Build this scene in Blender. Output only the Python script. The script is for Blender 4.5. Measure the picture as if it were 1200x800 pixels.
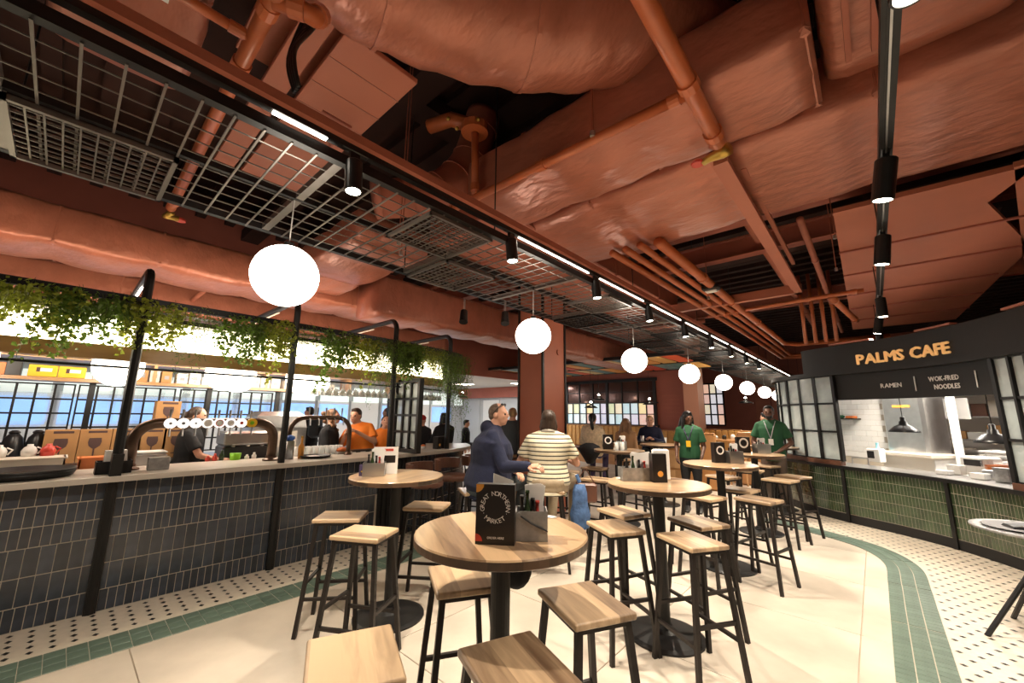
import bpy, bmesh, math, random
from mathutils import Vector, Matrix
random.seed(7)
PI = math.pi
for o in list(bpy.data.objects): bpy.data.objects.remove(o)
scene = bpy.context.scene
COL = scene.collection

# ---------------------------------------------------------------- camera
cam_d = bpy.data.cameras.new('camera'); cam = bpy.data.objects.new('camera', cam_d); COL.objects.link(cam)
cam_d.sensor_width = 36.0; cam_d.lens = 14.0; cam_d.clip_start = 0.05; cam_d.clip_end = 200
_r = Vector((0.74548638, 0.66642324, 0.01140716)); _u = -Vector((0.11242228, -0.14259228, 0.98337616)) * -1
_f = Vector((-0.6569713, 0.73181112, 0.18122143))
cam.matrix_world = Matrix(((_r.x, _u.x, -_f.x, 0), (_r.y, _u.y, -_f.y, 0), (_r.z, _u.z, -_f.z, 1.55), (0, 0, 0, 1)))
scene.camera = cam

# ---------------------------------------------------------------- ambient light and exposure
world = bpy.data.worlds.new('world'); scene.world = world; world.use_nodes = True
world.node_tree.nodes['Background'].inputs[0].default_value = (1.0, 0.80, 0.62, 1)
world.node_tree.nodes['Background'].inputs[1].default_value = 0.07
scene.view_settings.view_transform = 'Standard'; scene.view_settings.look = 'None'
scene.view_settings.gamma = 1; scene.view_settings.use_curve_mapping = False
scene.view_settings.exposure = 0.50
SPOT_W = 170.0      # watts of one track spotlight
GLOBE_E = 9.0       # strength of a glass globe
STRIP_E = 14.0      # strength of the led strips
KITCHEN_W = 26.0

# ---------------------------------------------------------------- mesh helpers
class MB:
    def __init__(s): s.v = []; s.f = []
    def add(s, vs, fs):
        n = len(s.v); s.v += [tuple(p) for p in vs]; s.f += [tuple(i + n for i in f) for f in fs]; return s
    def box(s, c, d, rot=None):
        x, y, z = d[0] / 2, d[1] / 2, d[2] / 2
        P = [Vector((i * x, j * y, k * z)) for k in (-1, 1) for j in (-1, 1) for i in (-1, 1)]
        if rot is not None: P = [rot @ p for p in P]
        c = Vector(c)
        return s.add([p + c for p in P], [(0, 2, 3, 1), (4, 5, 7, 6), (0, 1, 5, 4), (2, 6, 7, 3), (0, 4, 6, 2), (1, 3, 7, 5)])
    def b2(s, lo, hi):
        return s.box([(a + b) / 2 for a, b in zip(lo, hi)], [abs(b - a) for a, b in zip(lo, hi)])
    def cbox(s, c, d, ch=0.004, rot=None):          # box with chamfered upper and lower rims
        x, y, z = d[0] / 2, d[1] / 2, d[2] / 2
        L = []
        for (k, i) in ((-z, ch), (-z + ch, 0), (z - ch, 0), (z, ch)):
            a, b = x - i, y - i; q = ch * .7
            L.append([Vector(p) for p in ((-a + q, -b, k), (a - q, -b, k), (a, -b + q, k), (a, b - q, k), (a - q, b, k), (-a + q, b, k), (-a, b - q, k), (-a, -b + q, k))])
        c = Vector(c)
        if rot is not None: L = [[rot @ p for p in r] for r in L]
        return s.loft([[p + c for p in r] for r in L])
    def bar(s, a, b, w, h=None, up=(0, 0, 1)):       # square bar between two points
        h = w if h is None else h
        a = Vector(a); b = Vector(b); d = b - a; L = d.length; d.normalize(); up = Vector(up)
        if abs(d.dot(up)) > .99: up = Vector((1, 0, 0))
        x = d.cross(up).normalized(); y = x.cross(d)
        M = Matrix((x, d, y)).transposed()
        return s.box((a + b) / 2, (w, L, h), M)
    def loft(s, rings, caps=True, closed=True):
        n = len(rings[0]); vs = [p for r in rings for p in r]; fs = []
        for i in range(len(rings) - 1):
            for j in range(n if closed else n - 1):
                k = (j + 1) % n; fs.append((i * n + j, i * n + k, (i + 1) * n + k, (i + 1) * n + j))
        if caps:
            fs.append(tuple(range(n - 1, -1, -1))); m = (len(rings) - 1) * n; fs.append(tuple(range(m, m + n)))
        return s.add(vs, fs)
    def cone(s, a, b, r1, r2, n=12, caps=True):
        a = Vector(a); b = Vector(b); d = (b - a).normalized()
        t = Vector((0, 0, 1)) if abs(d.z) < .9 else Vector((1, 0, 0))
        x = d.cross(t).normalized(); y = d.cross(x)
        R = []
        for c, r in ((a, r1), (b, r2)): R.append([c + (x * math.cos(2 * PI * i / n) - y * math.sin(2 * PI * i / n)) * r for i in range(n)])
        return s.loft(R, caps)
    def tube(s, pts, r, n=8, caps=True):
        pts = [Vector(p) for p in pts]; rs = r if isinstance(r, (list, tuple)) else [r] * len(pts)
        d = (pts[1] - pts[0]).normalized(); t = Vector((0, 0, 1)) if abs(d.z) < .9 else Vector((1, 0, 0))
        x = d.cross(t).normalized(); R = []
        for i, p in enumerate(pts):
            a = pts[max(0, i - 1)]; b = pts[min(len(pts) - 1, i + 1)]; d = (b - a).normalized()
            x = (x - d * x.dot(d)).normalized(); y = d.cross(x)
            R.append([p + (x * math.cos(2 * PI * j / n) - y * math.sin(2 * PI * j / n)) * rs[i] for j in range(n)])
        return s.loft(R, caps)
    def lathe(s, prof, c=(0, 0, 0), n=20, caps=True):
        c = Vector(c)
        return s.loft([[c + Vector((r * math.cos(2 * PI * i / n), r * math.sin(2 * PI * i / n), z)) for i in range(n)] for r, z in prof], caps)
    def sph(s, c, r, n=12, m=8, M=None):
        c = Vector(c); r = (r, r, r) if not isinstance(r, (tuple, list)) else r
        R = []
        for j in range(m + 1):
            t = PI * (j if 0 < j < m else (0.02 if j == 0 else m - .02)) / m
            ring = []
            for i in range(n):
                p = Vector((r[0] * math.sin(t) * math.cos(2 * PI * i / n), r[1] * math.sin(t) * math.sin(2 * PI * i / n), -r[2] * math.cos(t)))
                if M is not None: p = M @ p
                ring.append(c + p)
            R.append(ring)
        return s.loft(R)
    def prism(s, poly, z0, z1):                       # counter-clockwise polygon
        return s.loft([[Vector((x, y, z0)) for x, y in poly], [Vector((x, y, z1)) for x, y in poly]])
    def mesh(s, name, smooth=False):
        me = bpy.data.meshes.new(name); me.from_pydata(s.v, [], s.f); me.update()
        if smooth: me.polygons.foreach_set('use_smooth', [True] * len(me.polygons))
        return me
    def build(s, name, m, parent=None, smooth=False, bevel=0, loc=None, label=None):
        return put(name, s.mesh(name, smooth), m, parent, loc, bevel, label)

def put(name, me, m, parent=None, loc=None, bevel=0, label=None, rot=None, scale=None):
    if m is not None and not me.materials: me.materials.append(m)
    o = bpy.data.objects.new(name, me); COL.objects.link(o)
    if parent: o.parent = parent
    if loc is not None: o.location = loc
    if rot is not None: o.rotation_euler = rot
    if scale is not None: o.scale = scale
    if label: o['label'] = label
    if bevel:
        b = o.modifiers.new('bevel', 'BEVEL'); b.width = bevel; b.segments = 2; b.limit_method = 'ANGLE'
    return o
def tag(o, label=None, cat=None, group=None, kind=None):
    if label: o['label'] = label
    if cat: o['category'] = cat
    if group: o['group'] = group
    if kind: o['kind'] = kind
    return o
def thing(name, label, cat, loc=(0, 0, 0), rz=0, group=None):
    o = bpy.data.objects.new(name, None); COL.objects.link(o); o.location = loc; o.rotation_euler = (0, 0, rz); o.empty_display_size = .1
    return tag(o, label, cat, group)
def copy_tree(o, parent=None):
    c = o.copy(); COL.objects.link(c); c.parent = parent
    for ch in KIDS(o): copy_tree(ch, c)
    return c
def KIDS(o): return [c for c in o.children]
def clone(o, label, loc, rz=0, group=None):
    c = copy_tree(o); c.location = loc; c.rotation_euler = (0, 0, rz); c['label'] = label
    if group: c['group'] = group
    return c
def wpt(o, loc, rz): pass
def smoothpts(pts, k=6, closed=False):               # catmull-rom
    P = [Vector(p) for p in pts]; out = []
    for i in range(len(P) - 1):
        a = P[max(0, i - 1)]; b = P[i]; c = P[i + 1]; d = P[min(len(P) - 1, i + 2)]
        for j in range(k):
            t = j / k
            out.append(.5 * ((2 * b) + (c - a) * t + (2 * a - 5 * b + 4 * c - d) * t * t + (3 * b - a - 3 * c + d) * t ** 3))
    out.append(P[-1]); return out

# temp scene for evaluating text and remeshed figures
TMP = bpy.data.scenes.new('scratch')
def evaluated(data, mods):
    o = bpy.data.objects.new('scratch', data); TMP.collection.objects.link(o)
    for typ, kw in mods:
        m = o.modifiers.new(typ, typ)
        for k, v in kw.items(): setattr(m, k, v)
    vl = TMP.view_layers[0]; vl.update(); dg = vl.depsgraph
    me = bpy.data.meshes.new_from_object(o.evaluated_get(dg)); bpy.data.objects.remove(o)
    return me
_tx = {}
def text_geo(s, bold=0.0):
    if (s, bold) in _tx: return _tx[(s, bold)]
    c = bpy.data.curves.new('t', 'FONT'); c.body = s; c.size = 1; c.extrude = .04; c.resolution_u = 2; c.align_x = 'CENTER'; c.offset = bold
    me = evaluated(c, [])
    r = ([v.co.copy() for v in me.vertices], [tuple(p.vertices) for p in me.polygons]); _tx[(s, bold)] = r
    return r
def add_text(mb, s, M, size, bold=0.0, depth=1.0, sx=1.0):   # M maps x right, y up, z out of the sign
    vs, fs = text_geo(s, bold)
    mb.add([M @ Vector((v.x * size * sx, v.y * size, v.z * size * depth)) for v in vs], fs)
def frame_m(org, right, up):
    r = Vector(right).normalized(); u = Vector(up).normalized(); n = r.cross(u)
    return Matrix(((r.x, u.x, n.x, org[0]), (r.y, u.y, n.y, org[1]), (r.z, u.z, n.z, org[2]), (0, 0, 0, 1)))

# ---------------------------------------------------------------- materials
def mat(name, col, rough=.5, metal=0.0, em=0.0, emcol=None, var=0.0, vscale=8.0, bump=0.0, bscale=40.0, alpha=None, trans=0.0, spec=None, rnd=0.0, coat=0.0, detail=4.0, stretch=None):
    m = bpy.data.materials.new(name); m.use_nodes = True; nt = m.node_tree; b = nt.nodes['Principled BSDF']
    b.inputs['Base Color'].default_value = (*col, 1); b.inputs['Roughness'].default_value = rough; b.inputs['Metallic'].default_value = metal
    if spec is not None: b.inputs['Specular IOR Level'].default_value = spec
    if coat: b.inputs['Coat Weight'].default_value = coat; b.inputs['Coat Roughness'].default_value = .15
    if em: b.inputs['Emission Color'].default_value = (*(emcol or col), 1); b.inputs['Emission Strength'].default_value = em
    if trans: b.inputs['Transmission Weight'].default_value = trans
    if alpha is not None: b.inputs['Alpha'].default_value = alpha
    if var or rnd or bump:
        tc = nt.nodes.new('ShaderNodeTexCoord'); src = tc.outputs['Object']
        if stretch:
            mp = nt.nodes.new('ShaderNodeMapping'); mp.inputs['Scale'].default_value = stretch; nt.links.new(src, mp.inputs[0]); src = mp.outputs[0]
        last = None
        hs = nt.nodes.new('ShaderNodeHueSaturation'); hs.inputs['Color'].default_value = (*col, 1); nt.links.new(hs.outputs[0], b.inputs['Base Color'])
        if var:
            n = nt.nodes.new('ShaderNodeTexNoise'); n.inputs['Scale'].default_value = vscale; n.inputs['Detail'].default_value = detail; nt.links.new(src, n.inputs[0])
            mr = nt.nodes.new('ShaderNodeMapRange'); mr.inputs[1].default_value = .3; mr.inputs[2].default_value = .7
            mr.inputs[3].default_value = 1 - var; mr.inputs[4].default_value = 1 + var; nt.links.new(n.outputs[0], mr.inputs[0]); last = mr.outputs[0]
        if rnd:
            oi = nt.nodes.new('ShaderNodeObjectInfo'); mr = nt.nodes.new('ShaderNodeMapRange')
            mr.inputs[3].default_value = 1 - rnd; mr.inputs[4].default_value = 1 + rnd; nt.links.new(oi.outputs['Random'], mr.inputs[0])
            if last is None: last = mr.outputs[0]
            else:
                mu = nt.nodes.new('ShaderNodeMath'); mu.operation = 'MULTIPLY'; nt.links.new(last, mu.inputs[0]); nt.links.new(mr.outputs[0], mu.inputs[1]); last = mu.outputs[0]
        if last is not None: nt.links.new(last, hs.inputs['Value'])
        if bump:
            n = nt.nodes.new('ShaderNodeTexNoise'); n.inputs['Scale'].default_value = bscale; n.inputs['Detail'].default_value = 3; nt.links.new(src, n.inputs[0])
            bp = nt.nodes.new('ShaderNodeBump'); bp.inputs['Strength'].default_value = bump; bp.inputs['Distance'].default_value = .02
            nt.links.new(n.outputs[0], bp.inputs['Height']); nt.links.new(bp.outputs[0], b.inputs['Normal'])
    return m
def wood(name, c1, c2, plank=.11, rough=.38, coat=.3, axis=0, rot=0.0):
    m = bpy.data.materials.new(name); m.use_nodes = True; nt = m.node_tree; b = nt.nodes['Principled BSDF']; N = nt.nodes.new; L = nt.links.new
    tc = N('ShaderNodeTexCoord'); mp = N('ShaderNodeMapping'); mp.inputs['Rotation'].default_value = (0, 0, rot); L(tc.outputs['Object'], mp.inputs[0])
    oi = N('ShaderNodeObjectInfo'); sc = N('ShaderNodeVectorMath'); sc.operation = 'SCALE'; sc.inputs[0].default_value = (7.3, 3.1, 1.7); L(oi.outputs['Random'], sc.inputs['Scale'])
    sx = N('ShaderNodeSeparateXYZ'); L(mp.outputs[0], sx.inputs[0])
    dv = N('ShaderNodeMath'); dv.operation = 'DIVIDE'; dv.inputs[1].default_value = plank; L(sx.outputs[1 - axis], dv.inputs[0])
    ad = N('ShaderNodeMath'); ad.operation = 'ADD'; ad.inputs[1].default_value = 10.37; L(dv.outputs[0], ad.inputs[0])
    fl = N('ShaderNodeMath'); fl.operation = 'FLOOR'; L(ad.outputs[0], fl.inputs[0])
    fa = N('ShaderNodeMath'); fa.operation = 'ADD'; L(fl.outputs[0], fa.inputs[0]); mo = N('ShaderNodeMath'); mo.operation = 'MULTIPLY'; mo.inputs[1].default_value = 17.0; L(oi.outputs['Random'], mo.inputs[0]); L(mo.outputs[0], fa.inputs[1])
    wn = N('ShaderNodeTexWhiteNoise'); wn.noise_dimensions = '1D'; L(fa.outputs[0], wn.inputs['W'])
    va = N('ShaderNodeVectorMath'); va.operation = 'ADD'; L(mp.outputs[0], va.inputs[0]); L(sc.outputs[0], va.inputs[1])
    vb = N('ShaderNodeVectorMath'); vb.operation = 'ADD'; L(va.outputs[0], vb.inputs[0]); L(wn.outputs['Color'], vb.inputs[1])
    m2 = N('ShaderNodeMapping'); m2.inputs['Scale'].default_value = (1.5, 14, 6) if axis == 0 else (14, 1.5, 6); L(vb.outputs[0], m2.inputs[0])
    n1 = N('ShaderNodeTexNoise'); n1.inputs['Scale'].default_value = 2.2; n1.inputs['Detail'].default_value = 5; n1.inputs['Distortion'].default_value = .6; L(m2.outputs[0], n1.inputs[0])
    mx = N('ShaderNodeMath'); mx.operation = 'MULTIPLY_ADD'; mx.inputs[1].default_value = .72; L(wn.outputs['Value'], mx.inputs[0])
    m3 = N('ShaderNodeMath'); m3.operation = 'MULTIPLY'; m3.inputs[1].default_value = .62; L(n1.outputs[0], m3.inputs[0]); L(m3.outputs[0], mx.inputs[2])
    cr = N('ShaderNodeValToRGB'); cr.color_ramp.elements[0].position = .25; cr.color_ramp.elements[0].color = (*c2, 1); cr.color_ramp.elements[1].position = .85; cr.color_ramp.elements[1].color = (*c1, 1)
    L(mx.outputs[0], cr.inputs[0]); L(cr.outputs[0], b.inputs['Base Color'])
    bp = N('ShaderNodeBump'); bp.inputs['Strength'].default_value = .12; bp.inputs['Distance'].default_value = .01; L(n1.outputs[0], bp.inputs['Height']); L(bp.outputs[0], b.inputs['Normal'])
    b.inputs['Roughness'].default_value = rough; b.inputs['Coat Weight'].default_value = coat; b.inputs['Coat Roughness'].default_value = .2
    return m

TERRA = (0.40, 0.125, 0.075)
M = dict(
 terra=mat('terracotta_paint', TERRA, .6, var=.12, vscale=3, bump=.08, bscale=30),
 terra_wall=mat('terracotta_wall', (0.36, 0.105, 0.07), .6, var=.08, vscale=2),
 terra_pipe=mat('orange_pipe_paint', (0.50, 0.13, 0.045), .35, var=.1, vscale=6),
 duct=mat('insulation_wrap', (0.43, 0.150, 0.095), .32, var=.12, vscale=2.5, bump=1.0, bscale=4.2, metal=.2, stretch=(1.0, 2.2, 1.6)),
 slab=mat('dark_soffit', (0.035, 0.012, 0.008), .85, var=.2, vscale=3),
 board=mat('ceiling_board', (0.44, 0.14, 0.08), .55, var=.06, vscale=2),
 black=mat('black_steel', (0.012, 0.011, 0.011), .42, metal=.2, var=.15, vscale=12),
 steelgrey_lit=mat('lit_grey_steel', (0.24, 0.215, 0.195), .33, metal=.7),  # pale tone carries light from below, put into the colour
 blackmatt=mat('black_matt', (0.010, 0.009, 0.009), .6),
 blackplastic=mat('black_plastic', (0.015, 0.015, 0.017), .35),
 stoolleg=mat('dark_brown_steel', (0.022, 0.017, 0.015), .45, metal=.4, var=.2, vscale=10),
 steel=mat('brushed_steel', (0.55, 0.54, 0.53), .28, metal=.95, var=.08, vscale=8),
 galv=mat('galvanised_zinc', (0.42, 0.42, 0.42), .42, metal=.8, var=.2, vscale=30),
 bronze=mat('aged_bronze', (0.11, 0.07, 0.05), .32, metal=.8, var=.15, vscale=9),
 wood=wood('stool_wood', (0.58, 0.40, 0.24), (0.11, 0.06, 0.032), plank=.095),
 twood=wood('table_wood', (0.56, 0.37, 0.21), (0.13, 0.07, 0.038), plank=.12, rough=.30, coat=.5, rot=.5),
 twoodd=wood('table_edge_wood', (0.10, 0.055, 0.03), (0.03, 0.018, 0.011), plank=.09, rough=.4, coat=.3),
 shelfwood=wood('shelf_wood', (0.62, 0.36, 0.17), (0.40, 0.21, 0.09), plank=.2, axis=1),
 boothwood=wood('booth_wood', (0.55, 0.27, 0.10), (0.32, 0.15, 0.06), plank=.25),
 worktop=mat('pale_stone_top', (0.56, 0.50, 0.44), .35, var=.06, vscale=6),
 floor=mat('limestone_slab', (0.56, 0.485, 0.40), .40, var=.20, vscale=1.6, rnd=.035, detail=8, bump=.05, bscale=20),
 grout=mat('grout', (0.50, 0.42, 0.33), .8),
 tgrout=mat('pale_grout', (0.50, 0.44, 0.36), .8),
 mosaic=mat('ivory_mosaic', (0.68, 0.59, 0.48), .38, var=.05, vscale=20),
 dot=mat('black_mosaic_dot', (0.018, 0.016, 0.015), .4),
 gtile=mat('sage_border_tile', (0.115, 0.165, 0.13), .4, var=.15, vscale=12, rnd=.12),
 btile=mat('slate_blue_glazed_tile', (0.029, 0.039, 0.057), .22, var=.35, vscale=9, rnd=.35, coat=.5),
 cafetile=mat('green_glazed_tile', (0.045, 0.070, 0.032), .2, var=.4, vscale=7, rnd=.3, coat=.5),
 wtile=mat('white_glazed_tile', (0.80, 0.79, 0.77), .2, rnd=.04),
 white=mat('white_paint', (0.75, 0.74, 0.72), .6),
 offwhite=mat('offwhite', (0.70, 0.64, 0.55), .5, var=.05),
 paper=mat('white_paper', (0.82, 0.80, 0.77), .8),
 greywall=mat('pale_blue_grey_wall', (0.46, 0.47, 0.48), .7, var=.05, vscale=1),
 greyceil=mat('grey_plaster', (0.50, 0.48, 0.46), .8),
 globe=mat('opal_glass_lit', (1, .93, .82), .3, em=GLOBE_E, emcol=(1, .89, .73)),
 strip=mat('led_strip', (1, 1, 1), .3, em=STRIP_E, emcol=(1, .88, .72)),
 panelglow=mat('lit_diffuser', (1, .95, .8), .4, em=7.0, emcol=(1, .86, .58)),
 lens=mat('lamp_lens', (1, 1, 1), .3, em=30, emcol=(1, .88, .70)),
 screenblue=mat('lit_blue_display', (.2, .4, .8), .3, em=1.0, emcol=(.22, .38, .68), var=.4, vscale=1.5),
 screenpale=mat('lit_pale_display', (.7, .8, .85), .3, em=.75, emcol=(.55, .60, .52)),
 glass=mat('clear_glass', (.92, .95, .94), .04, trans=1.0, alpha=.35),
 frosted=mat('frosted_pane', (0.50, 0.56, 0.56), .25, alpha=.62, var=.25, vscale=3),
 cardboard=mat('cardboard', (0.46, 0.245, 0.095), .8, var=.06),
 cardprint=mat('carton_print', (0.10, 0.055, 0.05), .8),
 yellow=mat('yellow_carton', (0.85, 0.52, 0.02), .5),
 amber=mat('amber_print', (0.75, 0.33, 0.05), .5), redp=mat('red_print', (0.60, 0.06, 0.035), .5),
 badge=mat('lit_badge', (.9, .88, .86), .4, em=.7, emcol=(1, .95, .92)), whitep=mat('white_print', (0.85, 0.83, 0.80), .6), greyp=mat('grey_print', (.30, .30, .32), .6),
 menu=mat('menu_black_card', (0.014, 0.010, 0.009), .35),
 gold=mat('gold_letter', (0.70, 0.38, 0.12), .35, metal=.3, em=.25, emcol=(1, .55, .2)),
 signblack=mat('sign_black', (0.009, 0.007, 0.006), .55, var=.15, vscale=3),
 leather=mat('brown_leather', (0.14, 0.058, 0.035), .4, var=.2, vscale=7),
 booth=mat('mustard_upholstery', (0.60, 0.31, 0.09), .55, var=.1),
 leaf=mat('ivy_leaf', (0.14, 0.23, 0.035), .45, var=.5, vscale=9), leafy=mat('yellow_green_leaf', (0.33, 0.38, 0.05), .45, var=.4, vscale=9),
 stem=mat('vine_stem', (0.08, 0.09, 0.03), .7),
 skin=mat('light_skin', (0.62, 0.33, 0.22), .5, var=.06), skind=mat('brown_skin', (0.13, 0.055, 0.032), .45, var=.06),
 haird=mat('dark_brown_hair', (0.045, 0.024, 0.014), .5, var=.3, vscale=30, stretch=(1, 1, .15), bump=.4, bscale=60),
 hairb=mat('light_brown_hair', (0.20, 0.10, 0.045), .45, var=.5, vscale=22, stretch=(1, 1, .12), bump=.5, bscale=60),
 hairbl=mat('blond_hair', (0.42, 0.27, 0.12), .5, var=.4, vscale=22, stretch=(1, 1, .2), bump=.4, bscale=60),
 hairg=mat('grey_brown_hair', (0.13, 0.085, 0.06), .6, var=.3, vscale=40),
 hairk=mat('black_hair', (0.008, 0.007, 0.007), .4),
 navy=mat('navy_hoodie_cloth', (0.008, 0.011, 0.036), .9, var=.2, vscale=8, bump=.6, bscale=9),
 blackc=mat('black_cloth', (0.010, 0.010, 0.012), .85, bump=.5, bscale=10), greyc=mat('charcoal_cloth', (0.045, 0.055, 0.065), .85, bump=.5, bscale=10),
 khaki=mat('khaki_cloth', (0.42, 0.33, 0.22), .85, var=.08, bump=.6, bscale=9), browntr=mat('grey_brown_cloth', (0.12, 0.088, 0.07), .85, bump=.6, bscale=9),
 orange=mat('orange_cloth', (0.85, 0.22, 0.015), .7, bump=.6, bscale=10), green=mat('green_cloth', (0.012, 0.080, 0.030), .8, bump=.6, bscale=10),
 redc=mat('red_cloth', (0.55, 0.03, 0.025), .75, bump=.5, bscale=8), fur=mat('cream_fleece', (0.72, 0.58, 0.40), .95, var=.15, vscale=20, bump=1.0, bscale=35),
 tan=mat('tan_cloth', (0.36, 0.20, 0.10), .85, bump=.4), denim=mat('blue_denim', (0.07, 0.14, 0.30), .85, var=.4, vscale=14, bump=.7, bscale=14),
 purple=mat('purple_cloth', (0.07, 0.05, 0.12), .85, var=.3, vscale=10), shoe=mat('dark_shoe', (0.02, 0.018, 0.017), .5), shoew=mat('white_trainer', (.6, .6, .6), .5),
 eye=mat('eye_dark', (0.01, 0.008, 0.007), .2), lip=mat('lip', (0.38, 0.13, 0.10), .5), lipd=mat('lip_dark', (0.14, 0.05, 0.045), .5),
 lime=mat('lime_plastic', (0.25, 0.62, 0.02), .4), bluep=mat('blue_plastic', (0.03, 0.12, 0.5), .4), redpl=mat('red_plastic', (0.55, 0.05, 0.03), .4),
 orangep=mat('orange_plastic', (0.8, 0.25, 0.08), .5), cream=mat('cream_ceramic', (.72, .70, .66), .35), cyan=mat('cyan_plastic', (.25, .6, .7), .4),
 wine=mat('bottle_glass', (0.03, 0.05, 0.02), .1), brass=mat('brass_valve', (0.55, 0.36, 0.08), .35, metal=.8), terratrim=mat('terracotta_trim', (0.42, 0.16, 0.11), .5),
 slot=mat('spot_black', (0.01, 0.01, 0.01), .35), food=mat('orange_food', (.55, .14, .03), .6),
)
def polo():
    m = bpy.data.materials.new('striped_polo_cloth'); m.use_nodes = True; nt = m.node_tree; b = nt.nodes['Principled BSDF']; N = nt.nodes.new; L = nt.links.new
    tc = N('ShaderNodeTexCoord'); sx = N('ShaderNodeSeparateXYZ'); L(tc.outputs['Object'], sx.inputs[0])
    mu = N('ShaderNodeMath'); mu.operation = 'MULTIPLY'; mu.inputs[1].default_value = 1 / .044; L(sx.outputs[2], mu.inputs[0])
    fr = N('ShaderNodeMath'); fr.operation = 'FRACT'; L(mu.outputs[0], fr.inputs[0])
    cr = N('ShaderNodeValToRGB'); cr.color_ramp.interpolation = 'CONSTANT'; e = cr.color_ramp.elements
    e[0].position = 0; e[0].color = (.78, .72, .56, 1); e[1].position = .40; e[1].color = (.10, .085, .055, 1)
    for p, c in ((.72, (.78, .72, .56, 1)), (.86, (.70, .62, .36, 1))):
        k = e.new(p); k.color = c
    L(fr.outputs[0], cr.inputs[0]); L(cr.outputs[0], b.inputs['Base Color']); b.inputs['Roughness'].default_value = .85
    n = N('ShaderNodeTexNoise'); n.inputs['Scale'].default_value = 9; L(tc.outputs['Object'], n.inputs[0])
    bp = N('ShaderNodeBump'); bp.inputs['Strength'].default_value = .6; bp.inputs['Distance'].default_value = .02; L(n.outputs[0], bp.inputs['Height']); L(bp.outputs[0], b.inputs['Normal'])
    return m
M['polo'] = polo()
for _k in ('leaf', 'leafy'):                          # thin leaves let light through
    _nt = M[_k].node_tree; _b = _nt.nodes['Principled BSDF']; _o = _nt.nodes['Material Output']; _t = _nt.nodes.new('ShaderNodeBsdfTranslucent'); _x = _nt.nodes.new('ShaderNodeMixShader')
    _x.inputs[0].default_value = .42; _nt.links.new(_nt.nodes['Hue/Saturation/Value'].outputs[0], _t.inputs[0]); _nt.links.new(_b.outputs[0], _x.inputs[1]); _nt.links.new(_t.outputs[0], _x.inputs[2]); _nt.links.new(_x.outputs[0], _o.inputs[0])
M['twood'].node_tree.nodes['Principled BSDF'].inputs['Roughness'].default_value = .28

# ================================================================ SETTING
def struct(o): o['kind'] = 'structure'; return o
fl = struct(MB().b2((-17, -3, -.05), (9, 28, -.012)).build('floor', M['grout']))
slab_me = MB().cbox((0, 0, -.008), (1.194, 1.194, .016), .002).mesh('slab'); slab_me.materials.append(M['floor'])
for i in range(10):
    for j in range(12): put('slab', slab_me, None, fl, loc=(-9.25 + 1.2 * i, -.07 + 1.2 * j, 0))
for k, (x0, x1, y0, y1) in enumerate([(-17, -9.86, -3, 28), (2.16, 9, -3, 28), (-9.84, 2.14, 13.74, 28), (-9.84, 2.14, -3, -.68)]):
    MB().b2((x0, y0, -.011), (x1, y1, 0)).build('slab', M['floor'], fl)

# curved plan lines -----------------------------------------------------------
BAR = [(-4.70, -2.6), (-4.70, -1.4), (-4.70, -.2), (-4.70, 1.0), (-4.70, 1.9), (-4.73, 2.6), (-4.80, 3.4), (-4.95, 4.1), (-5.25, 4.65), (-5.75, 5.0)]
CAFE = [(-1.32, 10.9), (-1.46, 10.2), (-1.44, 9.6), (-1.27, 9.05), (-.90, 8.58), (-.41, 8.2), (.13, 7.88), (.62, 7.46), (.98, 6.97), (1.25, 6.4), (1.45, 5.7), (1.58, 4.8), (1.62, 3.8)]
def dense(P, k=12): return [Vector((p.x, p.y, 0)) for p in smoothpts([(x, y, 0) for x, y in P], k)]
class Path2:
    def __init__(s, P):
        s.p = P; s.d = [0]
        for a, b in zip(P[:-1], P[1:]): s.d.append(s.d[-1] + (b - a).length)
        s.L = s.d[-1]
    def at(s, t, off=0.0, z=0.0):                     # point at arc length t pushed off to the public side
        t = min(max(t, 0), s.L - 1e-6); i = 0
        while s.d[i + 1] < t: i += 1
        a, b = s.p[i], s.p[i + 1]; u = (t - s.d[i]) / (s.d[i + 1] - s.d[i]); d = (b - a).normalized(); s_t = d
        n = Vector((d.y, -d.x, 0)) * s.side
        return a + (b - a) * u + n * off + Vector((0, 0, z)), d, n
def path(P, side, k=12): q = Path2(dense(P, k)); q.side = side; return q
barp = path(BAR, 1); cafep = path(CAFE, 1)
# public side of the cafe counter is towards -x/-y
_c, _d, _n = cafep.at(cafep.L * .5)
if _n.y > 0: cafep.side = -1
def arc_of(P, y):                                     # arc length where the path passes a given y
    best = min(range(len(P.p)), key=lambda i: abs(P.p[i].y - y)); return P.d[best]
def ribbon(mb, P, t0, t1, o0, o1, z0, z1, n=24):
    R = []
    for i in range(n + 1):
        t = t0 + (t1 - t0) * i / n
        R.append([P.at(t, o0, z0)[0], P.at(t, o1, z0)[0], P.at(t, o1, z1)[0], P.at(t, o0, z1)[0]])
    return mb.loft(R)

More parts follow.
